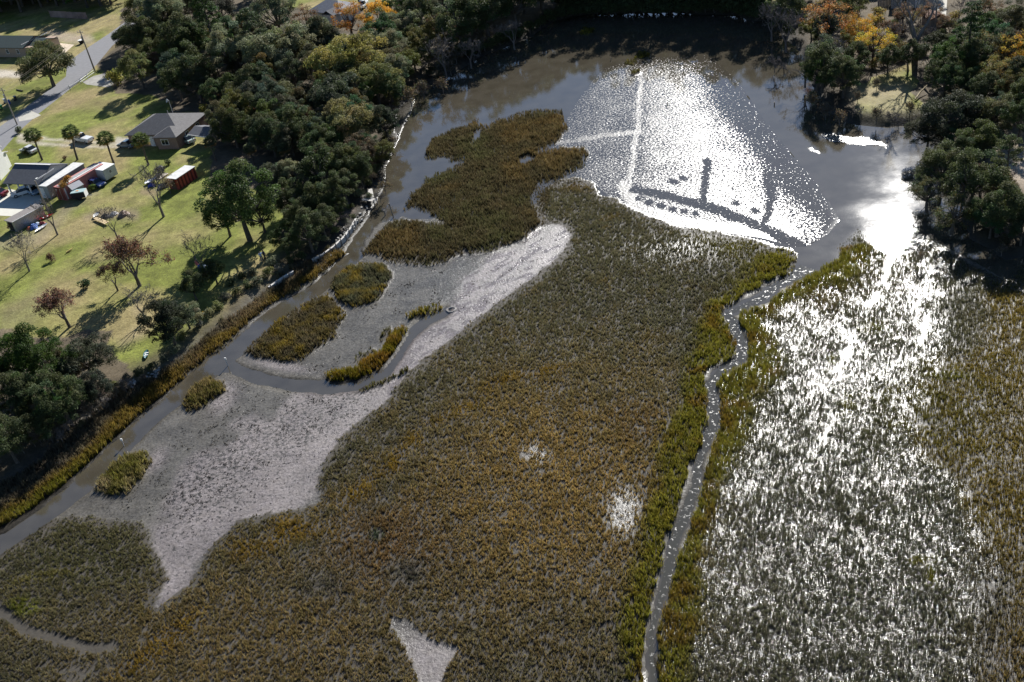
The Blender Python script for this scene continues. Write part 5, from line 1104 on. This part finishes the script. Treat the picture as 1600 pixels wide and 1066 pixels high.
car((117, 219), (146, 224), (.80, .80, .79), 'white pickup truck with a covered bed on the sandy drive', 5.6, 'pickup', 'truck', 'pickup_truck')
car((168, 294), (133, 287), (.03, .05, .16), 'dark blue car parked between white trailer and small grey shed', 4.7)
car((192, 229), (207, 230), (.16, .22, .28), 'grey blue car in the shade at the front of the grey roofed house', 4.2)
car((285, 219), (302, 225), (.45, .55, .52), 'pale green car between the grey roofed house and the carport', 4.3)
car((562, 18), (574, 4), (.80, .82, .84), 'white van between the rust orange and golden trees at the top', 4.9, 'pickup', 'van', 'parked_van')
car((1426, -2), (1444, -2), (.5, .06, .05), 'red car at the top frame above the small right lawn', 4.2)

# ---- yard things
def solid(name, a, b_, hgt, mb_fn, mat, label, cat, z=LZ):
    A, az, L = frame(a, b_, z); o = mb_fn(MB(), L).build(name, mat); o.location = (A[0], A[1], z); o.rotation_euler = (0, 0, az); return tag(o, label, cat)
def wheelie(px, py, c, label):
    p = P(px, py, LZ); r = empty('wheeled_bin', (p[0], p[1], LZ), .6, label, 'bin')
    MB().box((0, 0, .52), (.5, .55, .9), 0, 1.15).build('body', paint('bin_plastic', c, .5), r); MB().box((0, 0, 1.02), (.66, .72, .08)).build('lid', paint('bin_lid', tuple(x*.8 for x in c), .5), r)
    for y in (-.25, .25): MB().tube([(-.3, y-.04, .12), (-.3, y+.04, .12)], .12, 10).build('wheel', M_rub, r)
wheelie(15, 163, (.02, .08, .38), 'blue wheeled bin at the street side'); wheelie(25, 157, (.03, .03, .04), 'black wheeled bin right of the blue bin'); wheelie(3, 171, (.03, .22, .05), 'green wheeled bin at the left frame edge'); wheelie(9, 161, (.6, .6, .6), 'white wheeled bin just left of the blue bin')
p = P(128, 68, LZ); r = empty('round_pot', (p[0], p[1], LZ), 0, 'black tub with a white rim standing at the street edge near the tall pole', 'tub')
MB().tube([(0, 0, 0), (0, 0, .9)], [.5, .75], 14).build('tub', M_dark, r); MB().tube([(0, 0, .9), (0, 0, 1.0)], [.8, .8], 14).build('rim', M_white, r)
def hull(mb, L, w_=.4, h=.32):
    n = 9; V = []; 
    for i in range(n):
        t = i/(n-1); x = L*t; s = math.sin(math.pi*min(max(t, .03), .97))**.6
        for a in range(7): q = math.pi*a/6; V.append((x, -math.cos(q)*w_*s, h-math.sin(q)*h*s+.02))
    F_ = [(i*7+a, i*7+a+1, (i+1)*7+a+1, (i+1)*7+a) for i in range(n-1) for a in range(6)]
    V2 = [(v[0], v[1]*.86, v[2]+.04) for v in V]; k = len(V)
    F_ += [tuple(j+k for j in f)[::-1] for f in F_]
    for i in range(n-1): F_ += [(i*7, (i+1)*7, (i+1)*7+k, i*7+k), (i*7+6, i*7+6+k, (i+1)*7+6+k, (i+1)*7+6)]
    return mb.add(V, F_)
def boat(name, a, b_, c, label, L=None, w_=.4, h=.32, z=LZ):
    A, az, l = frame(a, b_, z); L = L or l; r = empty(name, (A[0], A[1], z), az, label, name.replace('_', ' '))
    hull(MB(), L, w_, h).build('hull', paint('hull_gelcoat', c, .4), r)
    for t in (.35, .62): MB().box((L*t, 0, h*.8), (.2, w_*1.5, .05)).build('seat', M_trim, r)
boat('canoe', (56, 364), (75, 351), (.85, .85, .84), 'white canoe at the front of the coloured yard clutter', None, .42)
boat('kayak', (60, 346), (72, 341), (.62, .05, .04), 'red kayak behind the white canoe', 2.9, .38); boat('kayak', (228, 562), (231, 549), (.015, .14, .17), 'teal kayak above the lower left bank, with shade put into its colour', None, .38)  # teal kayak lies in sun; its shade is painted as a darker hull colour
boat('rowing_boat', (228, 290), (241, 283), (.62, .66, .74), 'pale blue small boat lying before the brush pile', 2.6, .7, .5); boat('rowing_boat', (148, 342), (158, 331), (.70, .70, .68), 'white little boat beside the leaning bare tree', 1.9, .5, .4)
boat('kayak', (317, 498), (319, 488), (.75, .42, .02), 'orange yellow kayak standing on the wooded bank', 1.6, .35)
def tarp(px, py, s, c, label, name='tarp_heap', cat='tarp'):
    r = random.Random(px); p = P(px, py, LZ); n = 14; V = []; F_ = []
    for i in range(n):
        for j in range(n):
            x, y = (i/(n-1)-.5)*2, (j/(n-1)-.5)*2; d = max(0, 1-math.hypot(x, y)**2*.75)
            V.append((x*s, y*s*.7, s*.75*d*(1+r.uniform(-.25, .25))))
    for i in range(n-1):
        for j in range(n-1): F_.append((i*n+j, (i+1)*n+j, (i+1)*n+j+1, i*n+j+1))
    o = MB().add(V, F_).build(name, paint('tarp_cloth', c, .6)); o.location = (p[0], p[1], LZ); o.rotation_euler = (0, 0, px % 3); tag(o, label, cat)
tarp(53, 356, .95, (.03, .12, .38), 'blue tarp covered heap left of the white canoe'); tarp(59, 351, .6, (.55, .65, .75), 'pale blue tarp tuft between blue heap and red kayak'); tarp(46, 358, .55, (.6, .13, .04), 'orange red tarp at the left end of the yard clutter')
tarp(66, 350, .6, (.45, .05, .04), 'dark red tarp between canoe and kayak'); tarp(237, 291, .7, (.05, .06, .3), 'dark blue tarp right of the pale blue boat'); tarp(178, 336, .8, (.62, .6, .6), 'whitish rubbish heap right of the leaning bare tree', 'rubbish_heap', 'rubbish')
tarp(193, 337, 1.1, (.20, .13, .09), 'brown brush and board heap at the right end of the debris', 'debris_heap', 'debris'); tarp(165, 340, .9, (.06, .05, .05), 'dark heap under the leaning bare tree', 'debris_heap', 'debris'); tarp(250, 262, .5, (.7, .7, .72), 'small white heap beside the red shed', 'rubbish_heap', 'rubbish')
tarp(247, 277, .9, (.16, .15, .17), 'grey junk heap left of the red shed', 'debris_heap', 'debris'); tarp(255, 293, 1.0, (.13, .13, .16), 'blue grey junk heap below the red shed', 'debris_heap', 'debris')
solid('plank_stack', (248, 281), (261, 272), .3, lambda m, L: [m.box((L/2, (k-1)*.3, .12+.02*k), (L, .26, .1), .03*k) for k in range(4)] and m, simple('pale_plank', (.62, .55, .44), .8), 'pale planks lying between brush pile and red shed', 'planks')
solid('plank_stack', (150, 343), (168, 352), .3, lambda m, L: [m.box((L/2, (k-1)*.25, .35+.02*k), (L, .22, .08), .03*k) for k in range(3)] and m, simple('yellow_plank', (.62, .48, .28), .8), 'yellowish planks lying before the white little boat', 'planks')
solid('fallen_log', (104, 396), (116, 390), .2, lambda m, L: m.tube([(0, 0, .15), (L*.6, .1, .2), (L, .3, .3)], [.14, .12, .06], 7), simple('yellow_log', (.45, .34, .12), .9), 'yellow brown log lying on the lower lawn', 'log')
solid('fallen_log', (26, 141), (36, 143), .2, lambda m, L: m.tube([(0, 0, .15), (L, 0, .15)], .14, 7), M_bark, 'short dark log on the lawn across the street', 'log')
solid('fallen_log', (1430, 158), (1448, 142), .2, lambda m, L: m.tube([(0, 0, .3), (L*.5, .2, .6), (L, 0, 1.0)], [.16, .13, .08], 7), simple('pale_log', (.4, .33, .2), .9), 'pale leaning log at the right of the small right lawn', 'log')
def chair(px, py, c, label):
    p = P(px, py, LZ); r = empty('lawn_chair', (p[0], p[1], LZ), px % 5, label, 'chair'); m = paint('chair_plastic', c, .5)
    MB().box((0, 0, .42), (.55, .55, .06)).build('seat', m, r); MB().box((0, .3, .75), (.55, .06, .7)).build('backrest', m, r)
    for x in (-.24, .24):
        for y in (-.24, .24): MB().box((x, y, .2), (.05, .05, .4)).build('leg', m, r)
chair(316, 424, (.06, .22, .75), 'blue lawn chair in the shaded corner of the back lawn'); chair(311, 417, (.75, .25, .22), 'pink red lawn chair above the blue one'); chair(322, 418, (.75, .76, .78), 'white lawn chair right of the blue one')
# ---- people
def person(px, py, shirt, pants, label, rz=0, arm=.35):
    p = P(px, py, LZ); r = empty('person', (p[0], p[1], LZ), rz, label, 'person')
    mb = MB(); mb.tube([(0, 0, .86), (0, 0, .98), (0, 0, 1.14), (0, 0, 1.34), (0, 0, 1.44), (0, 0, 1.5), (0, 0, 1.53), (0, -.01, 1.6), (0, -.01, 1.68), (0, 0, 1.75)], [.12, .15, .13, .17, .13, .06, .06, .09, .1, .05], 12)
    mb.box((0, -.11, 1.62), (.03, .04, .05))
    for s in (-1, 1):
        mb.tube([(s*.09, 0, .95), (s*.11, -.03*s, .7), (s*.13, -.05*s, .48), (s*.145, .02*s, .28), (s*.15, .08*s, .07)], [.1, .085, .06, .062, .04], 10); mb.tube([(s*.15, .12*s, .05), (s*.16, .08*s-.16, .04)], [.05, .04], 8)
        sh_, el_, wr_ = (s*.15, 0, 1.42), (s*(.2+arm*.3), -.04, 1.14), (s*(.2+arm*.25), -.18, .95); mb.tube([sh_, el_, wr_], [.065, .047, .032], 8); mb.box((wr_[0], wr_[1]-.03, .91), (.03, .06, .09))
        for q in range(4): mb.tube([(wr_[0], wr_[1]-.05+q*.018, .88), (wr_[0], wr_[1]-.06+q*.018, .82), (wr_[0], wr_[1]-.045+q*.018, .785-.01*(q % 2))], [.009, .008, .007], 5)
        mb.tube([(wr_[0], wr_[1]-.05, .92), (wr_[0], wr_[1]-.1, .87)], [.011, .009], 5)
        mb.box((s*.1, -.005, 1.63), (.03, .05, .07))
    mb.build('body', simple('skin', (.42, .27, .2), .6), r)
    MB().tube([(0, 0, .93), (0, 0, 1.12), (0, 0, 1.36), (0, 0, 1.47)], [.19, .17, .21, .1], 12).build('shirt', paint('shirt_cloth', shirt, .9), r)
    for s in (-1, 1):
        MB().tube([(s*.19, 0, 1.43), (s*(.2+arm*.3)*.98, -.03, 1.2)], [.085, .075], 8).build('sleeve', paint('shirt_cloth', shirt, .9), r); MB().tube([(s*.09, 0, .95), (s*.13, -.05*s, .48), (s*.15, .08*s, .12)], [.12, .085, .07], 8).build('trouser_leg', paint('trouser_cloth', pants, .9), r)
    MB().tube([(0, .03, 1.62), (0, .03, 1.68), (0, .02, 1.75)], [.108, .105, .05], 10).build('hair', M_dark, r)
person(410, 408, (.35, .5, .75), (.12, .14, .2), 'person in a pale blue shirt standing on the lawn below the big pine', .6); person(415, 406, (.03, .03, .05), (.03, .03, .04), 'person in dark clothes right behind the one in pale blue', 2.2)

# ---- seawall, dock, markers
def seawall():
    px = [(420, 449), (440, 435), (458, 424)]; px2 = [(488, 406), (505, 397), (522, 385), (538, 370), (549, 355), (556, 342)]
    for px_, lab in ((px, 'short lower section of whitish plank seawall above the marsh strip'), (px2, 'long leaning whitish plank seawall along the narrow channel')):
        pts = [P(x, y, .9) for x, y in px_]; r = empty('seawall', (pts[0][0], pts[0][1], 0), 0, lab, 'seawall')
        for i in range(len(pts)-1):
            a, b = pts[i]-[pts[0][0], pts[0][1], 0], pts[i+1]-[pts[0][0], pts[0][1], 0]; d = b-a; L = float(np.hypot(d[0], d[1])); rz = math.atan2(d[1], d[0]); c = (a+b)/2
            MB().box((c[0], c[1], .45), (L, .1, .9), rz).build('plank_wall', M_graywood, r); MB().box((c[0], c[1], .95), (L+.05, .34, .08), rz).build('cap_board', M_graywood, r)
            for k in range(2): q = a+d*(k*.5+.1); MB().tube([(q[0]+.1, q[1]-.1, -.4), (q[0]+.1, q[1]-.1, 1.25)], .09, 7).build('pile', M_wood, r)
seawall()
A, az, L = frame((566, 312), (584, 314), .9); r = empty('small_dock', (A[0], A[1], 0), az, 'small broken grey dock where the seawall meets the channel', 'dock')
mb = MB()
for k in range(9): mb.box((.15+k*.3, .2, .95), (.26, 1.0, .06), random.uniform(-.05, .05))
mb.build('deck', M_graywood, r)
for x, y in ((.1, -.25), (2.5, -.25), (.1, .6), (2.5, .6)): MB().tube([(x, y, -.4), (x, y, 1.2)], .09, 7).build('pile', M_wood, r)
A, az, L = frame((581, 310), (577, 292), .9); r = empty('gangway', (A[0], A[1], 0), az, 'narrow whitish gangway running up from the small dock', 'gangway')
mb = MB()
for k in range(12): mb.box((.15+k*.3, 0, 1.0), (.26, .8, .06))
mb.build('deck', M_graywood, r)
for x in (.3, 3.2): MB().tube([(x, .3, -.3), (x, .3, 1.3)], .08, 7).build('pile', M_wood, r)
M_lrub = M_stone
def rubble(cx, cy, rx, ry, n, label, rot, z=.35, seed=1):
    r = random.Random(seed); p0 = P(cx, cy, z); mb = MB()
    for _ in range(n):
        a = r.uniform(-1, 1); b = r.gauss(0, .45); x = cx+a*rx*math.cos(rot)-b*ry*math.sin(rot); y = cy+a*rx*math.sin(rot)+b*ry*math.cos(rot); q = P(x, y, z); s = r.uniform(.15, .4)
        mb.box((q[0]-p0[0], q[1]-p0[1], r.uniform(-.1, .15)), (s*r.uniform(.8, 1.6), s, s*.6), r.uniform(0, 3), r.uniform(.5, .9))
    o = mb.build('rubble', M_lrub); o.location = (p0[0], p0[1], z); tag(o, label, 'rubble', None, 'stuff')
rubble(525, 385, 45, 7, 150, 'pale broken rubble heaped along the upper seawall', -.85, .25, 1); rubble(560, 328, 18, 10, 120, 'pale rubble around the small dock', -1.1, .3, 2); rubble(195, 598, 18, 7, 110, 'white rubble spilled at the lower left bank', .1, .5, 3); rubble(238, 583, 10, 12, 40, 'few white stones on the bank below the teal kayak', .3, .5, 4)
def post(px, py, h_, m_, label, r_=.06, sign=None, lean=(0, 0)):
    p = P(px, py, 0); r = empty('marker_post', (p[0], p[1], 0), 0, label, 'post'); MB().tube([(0, 0, -.4), (lean[0], lean[1], h_)], r_, 7).build('shaft', m_, r)
    if sign: MB().box((lean[0], lean[1], h_+.1), (.22, .12, .3)).build('head', M_white, r)
post(356, 572, 1.1, M_whited, 'white marker post where the bent channel leaves the left creek', .06, True); post(615, 340, 2.6, M_wood, 'tall dark post in the channel beside the grass island', .09, None, (-.2, 0)); post(602, 337, 1.0, M_wood, 'short dark stump left of the tall channel post', .1)
post(194, 697, .9, M_whited, 'small white post at the marsh strip edge of the left creek', .05, True); post(955, 94, .6, M_wood, 'tiny stake in the far bay left of the grass clumps', .07); post(1043, 165, .5, M_wood, 'tiny stake in the glittering mud of the bay', .1); post(1210, 164, .5, M_wood, 'tiny stake in the calm water right of the glitter', .1); post(1260, 376, .9, M_wood, 'stake at the tip of the mud spit', .06)
# mud ring and scattered mud tussocks
th = np.linspace(0, 2*np.pi, 25)[:-1]; p = P(705, 484, .1); mb = MB(); V = []; F_ = []
for i, a in enumerate(th):
    for rr_, z in ((.8, -.06), (.68, .06), (.52, .07), (.4, -.05)): V.append((rr_*math.cos(a)*(1+.08*math.sin(3*a)), rr_*math.sin(a), z))
n = len(th)
for i in range(n):
    for k in range(3): F_.append((i*4+k, ((i+1) % n)*4+k, ((i+1) % n)*4+k+1, i*4+k+1))
o = mb.add(V, F_).build('mud_ring', simple('wet_mud', (.24, .22, .2), .3, bmp=.05)); o.location = (p[0], p[1], .1); tag(o, 'round raised ring of mud at the head of the bent channel', 'mud ring')
MUDFLAT = [(130, 800), (200, 770), (240, 700), (300, 650), (360, 585), (420, 600), (520, 610), (600, 600), (640, 570), (690, 500), (720, 440), (770, 400), (850, 360), (885, 365), (840, 428), (740, 503), (640, 578), (560, 658), (520, 698), (495, 752), (500, 785), (440, 798), (370, 813), (300, 850), (245, 850), (225, 812)]
MUDFLAT2 = [(420, 570), (510, 535), (560, 480), (600, 430), (640, 418), (720, 402), (690, 480), (640, 490), (600, 510), (560, 560), (500, 590)]
marsh('mud_tussocks', MUDFLAT, 'scattered tiny dark tussocks on the pale left mud flat', 'tussocks', (), 11, lambda u, v, X, Y, n: np.tile(np.array([.035, .032, .028]), (n, 1)),
      lambda u, v, X, Y: np.clip(.1+np.maximum(blob(u, v, 340, 720, 150, 70, -40), blob(u, v, 480, 650, 120, 40, -35))*.9, 0, 1)*np.clip((fnoise(X, Y, .9, 66)-.42)*4, 0, 1), .12, 40, .08, 5, None, 9, .6)
marsh('mud_tussocks', MUDFLAT2, 'few tiny dark tussocks on the smooth mud between the islets', 'tussocks', (), 4, lambda u, v, X, Y, n: np.tile(np.array([.04, .036, .03]), (n, 1)), lambda u, v, X, Y: np.clip((fnoise(X, Y, 1.6, 67)-.52)*5, 0, 1), .14, 41, .10, 5, None, 9, .6)
